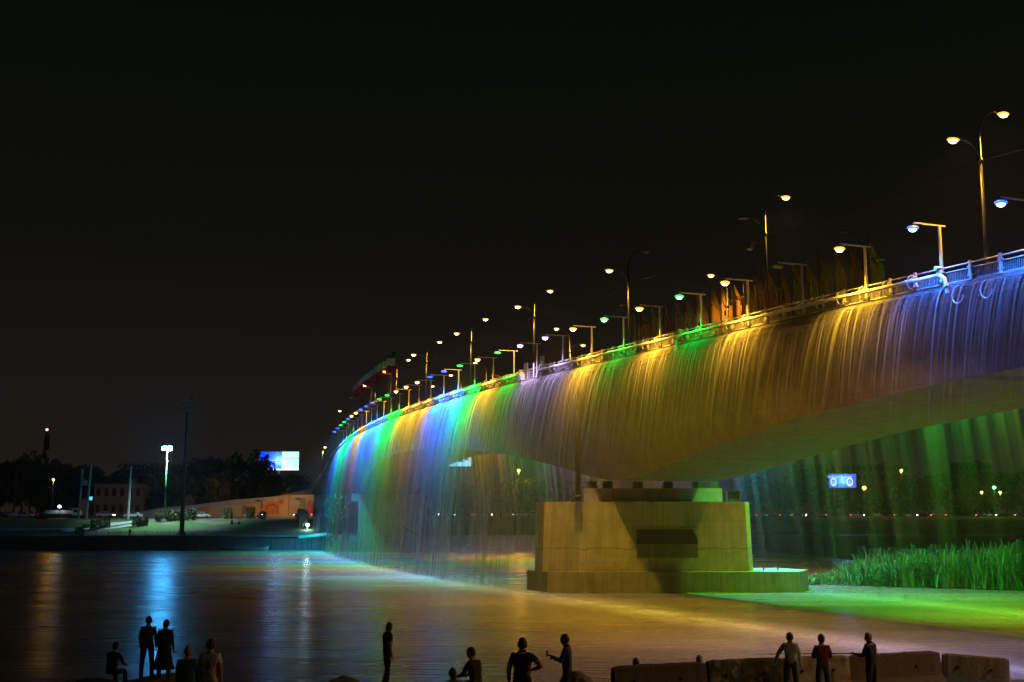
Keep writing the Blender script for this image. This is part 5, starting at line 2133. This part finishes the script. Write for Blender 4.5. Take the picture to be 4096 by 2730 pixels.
for k, (a, b_, za, zb_, lab, m) in enumerate(BAR):
    dx, dy = b_[0] - a[0], b_[1] - a[1]
    Ln = hypot(dx, dy)
    rz = atan2(dy, dx)
    t = thing('concrete_barrier', lab, 'barrier', ((a[0] + b_[0]) / 2, (a[1] + b_[1]) / 2, (za + zb_) / 2 - 0.98), rz, 'concrete barriers on the near bank')
    t.rotation_euler = (0, -atan2(zb_ - za, Ln), rz)
    prof_ = [(-0.30, 0.0), (-0.30, 0.10), (-0.20, 0.30), (-0.105, 0.92), (-0.07, 0.98), (0.07, 0.98), (0.105, 0.92), (0.20, 0.30), (0.30, 0.10), (0.30, 0.0)]
    mb = MB()
    n = len(prof_)
    rnd = random.Random(k)
    nx = 14
    vs = []
    for i in range(nx + 1):
        x = -Ln / 2 + Ln * i / nx
        for (y, z) in prof_:
            ex = 0.05 if i in (0, nx) else 0.0
            jj = rnd.uniform(-0.012, 0.012)
            vs.append((x * (1 + (0.03 if z < 0.2 else 0)), y * (1 - ex * 2) + jj, z - (ex * 0.9 if z > 0.9 else 0) + jj * 0.8 * (z > 0.05)))
    fs = [(i * n + j, i * n + (j + 1) % n, (i + 1) * n + (j + 1) % n, (i + 1) * n + j) for i in range(nx) for j in range(n)]
    fs += [tuple(range(n - 1, -1, -1)), tuple(range(nx * n, nx * n + n))]
    mb.add(vs, fs)
    part('block', mb.mesh('block', m), t)
    for xx in (-Ln * 0.28, Ln * 0.22):
        mb = MB()
        mb.tube([(0, -0.03, 0), (0, 0.02, 0)], 0.045, 8)
        part('lifting_hole', mb.mesh('lifting_hole', M_dark), t, (xx, -0.165, 0.60))
    if k == 4:
        mb = MB()
        mb.add([(-Ln / 2, -0.215, 0.30), (Ln / 2, -0.215, 0.30), (Ln / 2, -0.315, 0.12), (-Ln / 2, -0.315, 0.12)], [(0, 1, 2, 3)])
        part('painted_stripe', mb.mesh('painted_stripe', M_blue), t)

# rocks
M_rock = pm('rock', (0.15, 0.13, 0.105), (0.09, 0.08, 0.065), 1.5, 0.9, 0.6)


def rock(x, y, z, sx_, sy_, sz_, seed, label):
    bm = bmesh.new()
    bmesh.ops.create_icosphere(bm, subdivisions=3, radius=1)
    for v in bm.verts:
        k = 1 + 0.35 * noise.noise(v.co * 1.3 + Vector((seed * 7, 0, 0))) + 0.12 * noise.noise(v.co * 4 + Vector((seed, 3, 0)))
        v.co = Vector((v.co.x * k * sx_, v.co.y * k * sy_, v.co.z * k * sz_))
    me = bpy.data.meshes.new('rock')
    bm.to_mesh(me)
    bm.free()
    me.materials.append(M_rock)
    tag(part('rock', me, None, (x, y, z), seed), label, 'rock', 'rocks on the near bank')


rock(-10.5, 34.6, 1.95, 2.3, 1.2, 0.58, 1, 'broad dark rock that the couple on the left stand on')
rock(-12.3, 34.9, 1.9, 1.3, 0.9, 0.6, 2, 'lower rock left of the broad rock under the couple')
rock(-8.7, 34.2, 1.9, 1.0, 0.8, 0.45, 3, 'small rock right of the broad rock under the couple')
rock(-4.95, 35.0, 2.1, 0.55, 0.5, 0.42, 4, 'dark rock on the bank left of the thin standing man')
rock(13.9, 35.2, 2.1, 0.55, 0.35, 0.22, 5, 'flat stone at the foot of the blue striped barrier, left')
rock(15.1, 35.2, 2.05, 0.6, 0.3, 0.2, 6, 'flat stone at the foot of the blue striped barrier, right')
rock(16.7, 36.4, 1.95, 0.5, 0.4, 0.22, 7, 'stone at the right picture edge beyond the barriers')
rock(1.9, 35.2, 2.1, 0.8, 0.6, 0.5, 8, 'dark rock beside the person with a hand on the hip')

# ------------------------------------------------------------------ people
M_skin = pm('skin', (0.42, 0.25, 0.17), (0.36, 0.21, 0.14), 5, 0.6, 0.05)
M_hair = pm('dark_hair', (0.015, 0.012, 0.01), (0.025, 0.02, 0.018), 20, 0.6, 0.3)
M_grey = pm('grey_hair', (0.35, 0.34, 0.33), (0.22, 0.21, 0.2), 20, 0.6, 0.3)
M_shoe = pm('shoe', (0.03, 0.028, 0.026), (0.04, 0.038, 0.035), 6, 0.6)
M_eye = pm('eye', (0.02, 0.015, 0.012), (0.03, 0.02, 0.015), 4, 0.2)


def cloth(name, c):
    return pm('cloth_' + name, c, tuple(v * 0.8 for v in c), 6, 0.9, 0.25)


def skin_chain(verts, edges, root=0, sub=1):
    me = bpy.data.meshes.new('tmp')
    me.from_pydata([v[0] for v in verts], edges, [])
    o = bpy.data.objects.new('tmp', me)
    COL.objects.link(o)
    o.modifiers.new('s', 'SKIN')
    if sub:
        q = o.modifiers.new('u', 'SUBSURF')
        q.levels = sub
        q.render_levels = sub
    sv = me.skin_vertices[0].data
    for i, v in enumerate(verts):
        sv[i].radius = v[1]
        sv[i].use_root = (i == root)
    dg = bpy.context.evaluated_depsgraph_get()
    out = bpy.data.meshes.new_from_object(o.evaluated_get(dg))
    bpy.data.objects.remove(o)
    bpy.data.meshes.remove(me)
    return out


def dirv(fwd, side, up):
    return Vector((side, fwd, up)).normalized()


POSES = {
    # upper arm and forearm directions (forward, outward, up); thigh and shin directions; spine lean
    'stand': dict(ua=[(0.05, 0.13, -1), (0.05, 0.13, -1)], fa=[(0.25, -0.02, -1), (0.25, 0.05, -1)], th=[(0.02, 0.1, -1), (0.02, 0.1, -1)], sh=[(-0.04, 0.02, -1), (-0.04, 0.02, -1)], lean=0.02),
    'hip': dict(ua=[(0.05, 0.3, -1), (-0.25, 0.85, -0.8)], fa=[(0.2, 0, -1), (0.35, -0.9, -0.35)], th=[(0.02, 0.13, -1), (0.02, 0.13, -1)], sh=[(-0.04, 0.02, -1), (-0.04, 0.02, -1)], lean=0.02),
    'phone': dict(ua=[(0.35, 0.12, -1), (0.15, 0.15, -1)], fa=[(1, -0.25, 0.45), (0.9, -0.3, 0.1)], th=[(0.05, 0.07, -1), (-0.03, 0.07, -1)], sh=[(-0.05, 0.0, -1), (-0.08, 0.0, -1)], lean=0.04),
    'cross': dict(ua=[(0.12, 0.32, -1), (0.12, 0.32, -1)], fa=[(0.45, -0.95, 0.1), (0.5, -0.9, 0.0)], th=[(0.02, 0.09, -1), (0.02, 0.09, -1)], sh=[(-0.04, 0.02, -1), (-0.04, 0.02, -1)], lean=0.0),
    'leanon': dict(ua=[(0.25, 0.65, -1), (0.05, 0.2, -1)], fa=[(0.25, 0.35, -1), (0.1, 0.1, -1)], th=[(0.02, 0.1, -1), (0.05, 0.08, -1)], sh=[(-0.04, 0.02, -1), (-0.08, 0.02, -1)], lean=0.06),
    'rod': dict(ua=[(0.35, 0.18, -1), (0.2, 0.2, -1)], fa=[(1, -0.15, 0.12), (1, -0.25, 0.0)], th=[(0.02, 0.1, -1), (0.02, 0.1, -1)], sh=[(-0.04, 0.02, -1), (-0.04, 0.02, -1)], lean=0.03),
    'walk': dict(ua=[(0.15, 0.14, -1), (-0.12, 0.14, -1)], fa=[(0.4, 0.0, -1), (0.2, 0.05, -1)], th=[(0.18, 0.06, -1), (-0.12, 0.06, -1)], sh=[(-0.05, 0, -1), (-0.35, 0, -1)], lean=0.02),
    'sit': dict(ua=[(0.45, 0.25, -1), (0.45, 0.25, -1)], fa=[(0.9, -0.3, -0.35), (0.9, -0.3, -0.35)], th=[(1, 0.18, -0.05), (1, 0.18, -0.05)], sh=[(0.12, 0, -1), (0.12, 0, -1)], lean=0.18),
    'squat': dict(ua=[(0.8, 0.2, -0.7), (0.8, 0.2, -0.7)], fa=[(0.8, -0.35, -0.2), (0.8, -0.35, -0.2)], th=[(0.85, 0.3, 0.35), (0.85, 0.3, 0.35)], sh=[(-0.25, 0, -1), (-0.25, 0, -1)], lean=0.3),
    'floor': dict(ua=[(0.6, 0.25, -0.8), (0.6, 0.25, -0.8)], fa=[(0.7, -0.4, 0.0), (0.7, -0.4, 0.0)], th=[(0.9, 0.35, 0.45), (0.9, 0.35, 0.45)], sh=[(0.5, -0.1, -1), (0.5, -0.1, -1)], lean=0.22),
}


def person(label, loc, yaw, pose, height, top, bottom, hair=None, long_top=False, sleeve='long', group=None, turn=0.0, sub=1, bulk=1.0, robe=False):
    """loc is where the feet (or seat, for sitting poses) rest; yaw 0 faces away from the viewer"""
    P = POSES[pose]
    seated = pose in ('sit', 'floor', 'squat')
    TH, SHN = 0.43, 0.43
    th = [dirv(*P['th'][0]), dirv(*P['th'][1])]
    sh = [dirv(*P['sh'][0]), dirv(*P['sh'][1])]
    if pose in ('sit', 'floor'):
        hz = 0.11
    else:
        hz = -min(th[i].z * TH + sh[i].z * SHN for i in (0, 1)) + 0.07
    V, E, G = [], [], []

    def v(co, r, g, link=None):
        V.append((tuple(co), r if isinstance(r, tuple) else (r, r)))
        G.append(g)
        if link is not None:
            E.append((link, len(V) - 1))
        return len(V) - 1
    ln = P['lean']
    up = Vector((0, sin(ln), cos(ln)))
    pel = Vector((0, 0, hz))
    b = bulk
    i_p = v(pel, (0.135 * b, 0.105 * b), 'top' if long_top else 'bot')
    i_s = v(pel + up * 0.16, (0.15 * b, 0.12 * b), 'top', i_p)
    i_c = v(pel + up * 0.34, (0.168 * b, 0.125 * b), 'top', i_s)
    i_n = v(pel + up * 0.485, (0.118, 0.085), 'top', i_c)
    i_k = v(pel + up * 0.555 + Vector((0, 0.012, 0)), 0.062, 'skin', i_n)
    i_h = v(pel + up * 0.62 + Vector((0, 0.02, 0)), 0.055, 'skin', i_k)
    hands = []
    for k, sg in ((0, -1), (1, 1)):
        hp = pel + Vector((sg * 0.095, 0, -0.05))
        a = v(hp, 0.095 * b, 'top' if long_top else 'bot', i_p)
        d1 = Vector((th[k].x * sg, th[k].y, th[k].z))
        d2 = Vector((sh[k].x * sg, sh[k].y, sh[k].z))
        mid = v(hp + d1 * TH * 0.5, 0.094 * b, 'bot', a)
        kn = hp + d1 * TH
        kk = v(kn, 0.075, 'bot', mid)
        cf = v(kn + d2 * SHN * 0.4, 0.07, 'bot', kk)
        an = kn + d2 * SHN
        aa = v(an, 0.058, 'bot', cf)
        t1 = v(an + Vector((0, 0.07, -0.035)), (0.042, 0.035), 'shoe', aa)
        v(an + Vector((sg * 0.02, 0.17, -0.042)), (0.038, 0.024), 'shoe', t1)
        spos = pel + up * 0.45 + Vector((sg * 0.175 * (0.5 + 0.5 * b), 0, 0))
        s_ = v(spos, 0.078, 'top', i_c)
        u1, u2 = dirv(*P['ua'][k]), dirv(*P['fa'][k])
        u1 = Vector((u1.x * sg, u1.y, u1.z))
        u2 = Vector((u2.x * sg, u2.y, u2.z))
        e0 = v(spos + u1 * 0.13, 0.066, 'top', s_)
        ep = spos + u1 * 0.28
        e1 = v(ep, 0.056, 'top' if sleeve == 'long' else 'skin', e0)
        w0 = v(ep + u2 * 0.12, 0.048, 'top' if sleeve == 'long' else 'skin', e1)
        wp = ep + u2 * 0.245
        w1 = v(wp, 0.030, 'top' if sleeve == 'long' else 'skin', w0)
        pm_ = wp + u2 * 0.055
        v(pm_, (0.042, 0.024), 'skin', w1)
        hands.append((wp, u2, sg))
    mats = [top, bottom, M_skin, M_shoe, M_eye]
    mi = {'top': 0, 'bot': 1, 'skin': 2, 'shoe': 3}
    body = skin_chain(V, E, 0, sub)
    bm = bmesh.new()
    bm.from_mesh(body)
    segs = [(Vector(V[a_][0]), Vector(V[c_][0]), G[c_]) for a_, c_ in E] + [(Vector(V[0][0]), Vector(V[0][0]), G[0])]
    for f in bm.faces:
        c = f.calc_center_median()
        best = None
        for (a_, c_, gname) in segs:
            d = c_ - a_
            t_ = 0 if d.length_squared == 0 else max(0, min(1, (c - a_).dot(d) / d.length_squared))
            dd = (c - a_ - d * t_).length
            if best is None or dd < best[0]:
                best = (dd, gname)
        f.material_index = mi[best[1]]
    bpy.data.meshes.remove(body)
    # fingers: five short chains rooted in each palm
    for (wp, u2, sg) in hands:
        n_ = u2.orthogonal().normalized()
        n_ = Vector((0, 1, 0)) - u2 * u2.y
        n_ = n_.normalized() if n_.length > 0.1 else Vector((0, 0, 1))
        sd = u2.cross(n_)
        for fi, (off, L_, w_) in enumerate(((-0.030, 0.075, 0.008), (-0.011, 0.086, 0.009), (0.009, 0.082, 0.009), (0.028, 0.064, 0.0075), (0.046, 0.058, 0.010))):
            r0 = wp + u2 * (0.075 if fi < 4 else 0.03) + sd * off * (1 if fi < 4 else 0.8)
            dd = u2 if fi < 4 else (u2 * 0.7 + sd * 0.7).normalized()
            pts = [r0, r0 + dd * L_ * 0.45 + n_ * 0.006, r0 + dd * L_ * 0.78 + n_ * 0.022, r0 + dd * L_ * 0.92 + n_ * 0.045]
            q = MB()
            q.tube(pts, [w_ * 1.1, w_, w_ * 0.9, w_ * 0.7], 5)
            o0 = [bm.verts.new(p) for p in q.v]
            for f in q.f:
                try:
                    nf = bm.faces.new([o0[i] for i in f])
                    nf.material_index = 2
                except ValueError:
                    pass
    # head
    hc = pel + up * 0.665 + Vector((0, 0.03, 0))
    rt = Matrix.Rotation(turn, 3, 'Z')

    def headshape(d, k=1.0):
        x, y, z = d
        w = 0.088 * (1 - 0.22 * max(0, -z) ** 1.5)
        p = Vector((x * w, y * 0.101, z * 0.128)) * k
        if y > 0.25 and z < -0.2:
            p.y += 0.012 * (1 - abs(x))            # chin and jaw
        if y > 0.75 and abs(x) < 0.35 and -0.38 < z < 0.15:
            p.y += 0.020 * (1 - abs(x) / 0.35) * (1 - abs(z + 0.14) / 0.3)   # nose
        if y > 0.7 and 0.10 < abs(x) < 0.55 and 0.0 < z < 0.22:
            p.y -= 0.007                           # eye sockets
        if y > 0.8 and abs(x) < 0.4 and -0.58 < z < -0.45:
            p.y -= 0.005                           # mouth line
        return p
    nu_, nv_ = 20, 16
    ringv = []
    for j in range(1, nv_):
        t_ = pi * j / nv_ - pi / 2
        row = []
        for i in range(nu_):
            a_ = 2 * pi * i / nu_
            row.append(bm.verts.new(hc + rt @ headshape((cos(t_) * cos(a_), cos(t_) * sin(a_), sin(t_)))))
        ringv.append(row)
    bt, tp = bm.verts.new(hc + rt @ headshape((0, 0, -1))), bm.verts.new(hc + rt @ headshape((0, 0, 1)))
    for i in range(nu_):
        i2 = (i + 1) % nu_
        bm.faces.new((bt, ringv[0][i2], ringv[0][i])).material_index = 2
        bm.faces.new((tp, ringv[-1][i], ringv[-1][i2])).material_index = 2
        for j in range(nv_ - 2):
            bm.faces.new((ringv[j][i], ringv[j][i2], ringv[j + 1][i2], ringv[j + 1][i])).material_index = 2
    for sg in (-1, 1):
        for (c_, r_, mk) in ((Vector((sg * 0.089, -0.005, 0.0)), (0.012, 0.022, 0.034), 2), (Vector((sg * 0.032, 0.088, 0.014)), (0.013, 0.008, 0.008), 4)):
            q = MB()
            q.ell(c_, r_, 8, 5)
            o0 = [bm.verts.new(hc + rt @ Vector(p)) for p in q.v]
            for f in q.f:
                bm.faces.new([o0[i] for i in f]).material_index = mk
    me = bpy.data.meshes.new('body')
    bmesh.ops.recalc_face_normals(bm, faces=bm.faces)
    bm.to_mesh(me)
    bm.free()
    for m_ in mats:
        me.materials.append(m_)
    me.polygons.foreach_set('use_smooth', [True] * len(me.polygons))
    k = height / 1.72
    t = thing('person', label, 'person', loc, yaw, group)
    t.scale = (k, k, k)
    part('body', me, t)
    hb = MB()
    vs, fs = [], []
    for j in range(8):
        el_ = pi / 2 - j * 0.30
        for i in range(18):
            a_ = 2 * pi * i / 18
            front = max(0, sin(a_))
            e2 = max(el_, (0.42 if front > 0.35 else (0.05 if front > 0.0 else -0.5)) + 0.0)
            d = (cos(e2) * cos(a_), cos(e2) * sin(a_), sin(e2))
            w = 1.08 + 0.02 * sin(i * 5 + j * 3)
            vs.append(hc + rt @ Vector((d[0] * 0.088 * w, d[1] * 0.102 * w, d[2] * 0.128 * w)))
    fs = [(j * 18 + i, j * 18 + (i + 1) % 18, (j + 1) * 18 + (i + 1) % 18, (j + 1) * 18 + i) for j in range(7) for i in range(18)]
    fs.append(tuple(range(18)))
    hb.add(vs, fs)
    part('hair', hb.mesh('hair', hair or M_hair, True), t)
    if robe:
        rb = MB()
        vs = []
        for j in range(7):
            z_ = pel.z + 0.12 - (pel.z + 0.12 - 0.28) * j / 6
            for i in range(16):
                a_ = 2 * pi * i / 16
                vs.append(((0.165 + 0.025 * j) * cos(a_) * (1 + 0.05 * sin(3 * a_ + j)), (0.135 + 0.018 * j) * sin(a_), z_))
        rb.add(vs, [(j * 16 + i, j * 16 + (i + 1) % 16, (j + 1) * 16 + (i + 1) % 16, (j + 1) * 16 + i) for j in range(6) for i in range(16)])
        part('robe', rb.mesh('robe', top, True), t)
    return t, hands, k


C_black = cloth('black', (0.02, 0.02, 0.022))
C_white = cloth('white', (0.72, 0.73, 0.75))
C_pale = cloth('pale_blue', (0.55, 0.62, 0.66))
C_blue = cloth('blue', (0.03, 0.06, 0.25))
C_jean = cloth('jeans', (0.06, 0.11, 0.22))
C_red = cloth('dark_red', (0.16, 0.025, 0.03))
C_olive = cloth('olive', (0.10, 0.10, 0.06))
C_brown = cloth('brown', (0.10, 0.06, 0.04))
C_teal = cloth('teal', (0.03, 0.10, 0.09))
M_phone = em('phone_screen', (0.25, 0.65, 1.0), 1.2)

GN = 'people on the near bank'
person('person standing on the rock in a dark red coat, left one of the couple', (-10.6, 34.4, 2.56), 0.25, 'stand', 1.74, C_brown, C_black, None, True, 'long', GN, 0.0, 2)
person('person standing on the rock in a long black robe, right one of the couple', (-10.1, 34.4, 2.52), -0.1, 'stand', 1.68, C_black, C_black, None, True, 'long', GN, 0.3, 2, 1.12, True)
person('dim person sitting hunched on a rock left of the couple', (-11.75, 34.8, 2.62), -0.3, 'sit', 1.70, C_black, C_black, None, False, 'long', GN, 0, 1)
person('person in dark jacket and green top beside the white T-shirt', (-7.28, 26.6, 2.60), 0.15, 'stand', 1.70, C_teal, C_black, M_grey, True, 'long', GN, 0.2, 2, 1.12)
pw, _, _ = person('person with dark hair in a white T-shirt printed on the back, seen from behind', (-6.5, 25.5, 2.75), -0.05, 'stand', 1.82, C_white, C_black, None, True, 'short', GN, 0.1, 2)
mb = MB()
mb.ell((0, 0, 0), (0.06, 0.006, 0.09), 10, 6)
mb.box((-0.02, 0, -0.15), (0.14, 0.006, 0.02))
mb.box((0.03, 0, -0.20), (0.10, 0.006, 0.015))
mb.box((0.02, 0, 0.12), (0.16, 0.006, 0.015))
part('shirt_print', mb.mesh('shirt_print', cloth('print_grey', (0.12, 0.12, 0.14))), pw, (0, -0.122, 1.20))
pa, hn, kk_ = person('thin person in black standing upright with a glowing phone held low', (-3.55, 33.7, 2.38), -1.0, 'walk', 1.80, C_black, C_black, None, False, 'short', GN, 0.4, 2, 0.88)


def phone(parent, hand, tilt=0.6):
    wp, u2, sg = hand
    mb = MB()
    mb.box((0, 0, 0), (0.075, 0.012, 0.15))
    ph = thing('phone', 'x', 'phone')
    bpy.data.objects.remove(ph)
    q = parent.matrix_basis @ (wp + u2 * 0.10 + Vector((0, 0.04, 0.03)))
    t = thing('phone', 'glowing phone in the hand of the %s' % parent['hold'], 'phone', tuple(q), parent.rotation_euler.z + pi * 0.85)
    part('case', mb.mesh('case', M_dark), t, rot=(tilt, 0, 0))
    mb = MB()
    mb.box((0, -0.008, 0), (0.066, 0.004, 0.138))
    part('screen', mb.mesh('screen', M_phone), t, rot=(tilt, 0, 0))


pa['hold'] = 'thin person standing in black'
phone(pa, hn[0], 0.2)
person('person in a white shirt sitting low at the edge, only head and shoulders showing', (-1.37, 28.2, 2.70), 0.3, 'floor', 1.74, C_white, C_black, None, False, 'long', GN, -0.2, 2)
person('person in a dark shirt sitting and bending over the hands', (-0.85, 28.0, 3.20), 0.95, 'sit', 1.76, C_black, C_olive, None, False, 'long', GN, 0.4, 2)
person('broad person in black standing with a hand on the hip', (0.22, 25.4, 2.72), -0.1, 'hip', 1.88, C_black, C_black, None, True, 'short', GN, 0.2, 2, 1.15)
pb, hn, kk_ = person('person in a blue shirt seen from the side looking at a glowing phone', (1.36, 29.2, 2.50), 1.35, 'phone', 1.80, C_blue, C_black, None, True, 'long', GN, 0.0, 2)
pb['hold'] = 'person in the blue shirt'
phone(pb, hn[0], 0.2)
person('person with dark hair sitting behind the left barrier, only the head showing', (3.6, 34.0, 2.25), 0.2, 'floor', 1.72, C_black, C_black, None, False, 'long', GN, 0.3, 1)
person('person with grey hair sitting behind the green barrier, only the head showing', (5.46, 34.6, 2.26), -0.2, 'floor', 1.72, C_olive, C_black, M_grey, False, 'long', GN, 0.2, 1)
person('man in a pale shirt leaning one hand on the green barrier', (7.73, 32.85, 2.2), -0.12, 'leanon', 1.78, C_pale, C_olive, None, False, 'long', GN, -0.35, 2)
person('man in a dark red top and blue jeans with folded arms', (8.7, 33.2, 2.12), 0.15, 'cross', 1.78, C_red, C_jean, None, True, 'long', GN, 0.2, 2)
pc, hn, kk_ = person('grey-haired man in black holding a fishing rod over the barrier', (10.15, 33.5, 2.12), 0.75, 'rod', 1.79, C_black, C_black, M_grey, True, 'long', GN, 0.3, 2, 1.08)
wp = pc.matrix_basis @ (hn[0][0] + hn[0][1] * 0.08)
t = thing('fishing_rod', 'thin fishing rod in the hand of the grey-haired man', 'fishing rod', tuple(wp))
mb = MB()
mb.tube([(0.45, -0.35, 0.02), (0, 0, 0), (-2.4, 1.7, -0.22)], [0.018, 0.016, 0.006], 6)
part('rod', mb.mesh('rod', M_dark), t)
mb = MB()
mb.tube([(0.12, -0.12, -0.05), (0.12, -0.04, -0.05)], 0.045, 8)
part('reel', mb.mesh('reel', M_dark), t)

# people on the far bank
GF = 'people sitting by the water under the far arch'
for i, (x, Y, z, pose, c, lab) in enumerate([
    (-16.8, 240.2, 2.31, 'floor', C_pale, 'person in a pale top sitting on the pier footing nearest the pier'),
    (-15.0, 239.9, 2.31, 'floor', C_black, 'person in dark clothes sitting second on the pier footing'),
    (-12.3, 239.6, 2.31, 'sit', C_black, 'person sitting on the end of the pier footing with hanging legs'),
    (-10.7, 239.5, 1.02, 'sit', C_brown, 'person in brown sitting on a low step right of the footing'),
    (-8.9, 239.5, 0.68, 'floor', C_pale, 'person in a pale top sitting alone on the steps'),
    (-7.2, 239.5, 0.68, 'floor', C_black, 'person in dark clothes sitting on the steps right of the pale one'),
    (-33.6, 239.4, 2.31, 'floor', C_black, 'person sitting in blue light on the left end of the footing'),
    (-34.6, 239.6, 2.31, 'floor', C_brown, 'person sitting beside the one in blue light on the left end'),
    (-36.2, 239.8, 2.31, 'sit', C_black, 'person at the far left end of the footing behind the water')]):
    person(lab, (x, Y, z), pi + 0.3 * sin(i * 2.1), pose, 1.72, c, C_black, None, False, 'long', GF, 0, 0)
GK = 'people in the riverside park'
for (x, Y, pose, c, lab) in [(-81.71, 249.3, 'stand', C_black, 'person in dark clothes standing at the quay fence left of the masts'),
                             (-65.0, 270, 'floor', C_brown, 'person sitting on the lawn, left of two'), (-63.4, 270, 'floor', C_white, 'person in a pale top sitting on the lawn, right of two'),
                             (-131.5, 284, 'floor', C_black, 'person sitting on the grass in front of the white hatchback'), (-104.0, 287, 'floor', C_brown, 'person sitting on the grass left of the parked saloon')]:
    person(lab, (x, Y, ground_z(x, Y)), pi + 0.4, pose, 1.74, c, C_black, None, True, 'long', GK, 0, 0)
# bicycle lying on the steps
t = thing('bicycle', 'bicycle left lying at the top of the steps under the far arch', 'bicycle', (-2.6, 246.2, 3.15), 0.1)
for xx in (-0.52, 0.52):
    mb = MB()
    mb.tube([(0.33 * cos(k * pi / 8), 0, 0.34 + 0.33 * sin(k * pi / 8)) for k in range(17)], 0.025, 5)
    part('wheel', mb.mesh('wheel', M_dark), t, (xx, 0, 0))
mb = MB()
for a, b_ in (((-0.52, 0, 0.34), (-0.1, 0, 0.85)), ((-0.1, 0, 0.85), (0.4, 0, 0.8)), ((-0.05, 0, 0.32), (0.4, 0, 0.8)), ((-0.52, 0, 0.34), (-0.05, 0, 0.32)), ((0.4, 0, 0.95), (0.52, 0, 0.34)), ((-0.05, 0, 0.32), (-0.15, 0, 0.95))):
    mb.tube([a, b_], 0.022, 5)
part('frame', mb.mesh('frame', M_dark), t)
mb = MB()
mb.box((-0.15, 0, 0.97), (0.26, 0.14, 0.05))
part('saddle', mb.mesh('saddle', M_dark), t)

# ------------------------------------------------------------------ night haze over the river
HAZE = 0.0002
if HAZE:
    mb = MB()
    mb.box((50, 340, 31), (1500, 760, 66))
    hz_ = part('haze', mb.mesh('haze', bpy.data.materials.new('haze_air')))
    tag(hz_, kind='stuff')
    hm = hz_.data.materials[0]
    hm.use_nodes = True
    hm.node_tree.nodes.clear()
    ho = hm.node_tree.nodes.new('ShaderNodeOutputMaterial')
    hv = hm.node_tree.nodes.new('ShaderNodeVolumePrincipled')
    hv.inputs['Color'].default_value = (0.8, 0.8, 0.8, 1)
    hv.inputs['Density'].default_value = HAZE
    hv.inputs['Anisotropy'].default_value = 0.6
    hm.node_tree.links.new(hv.outputs[0], ho.inputs['Volume'])
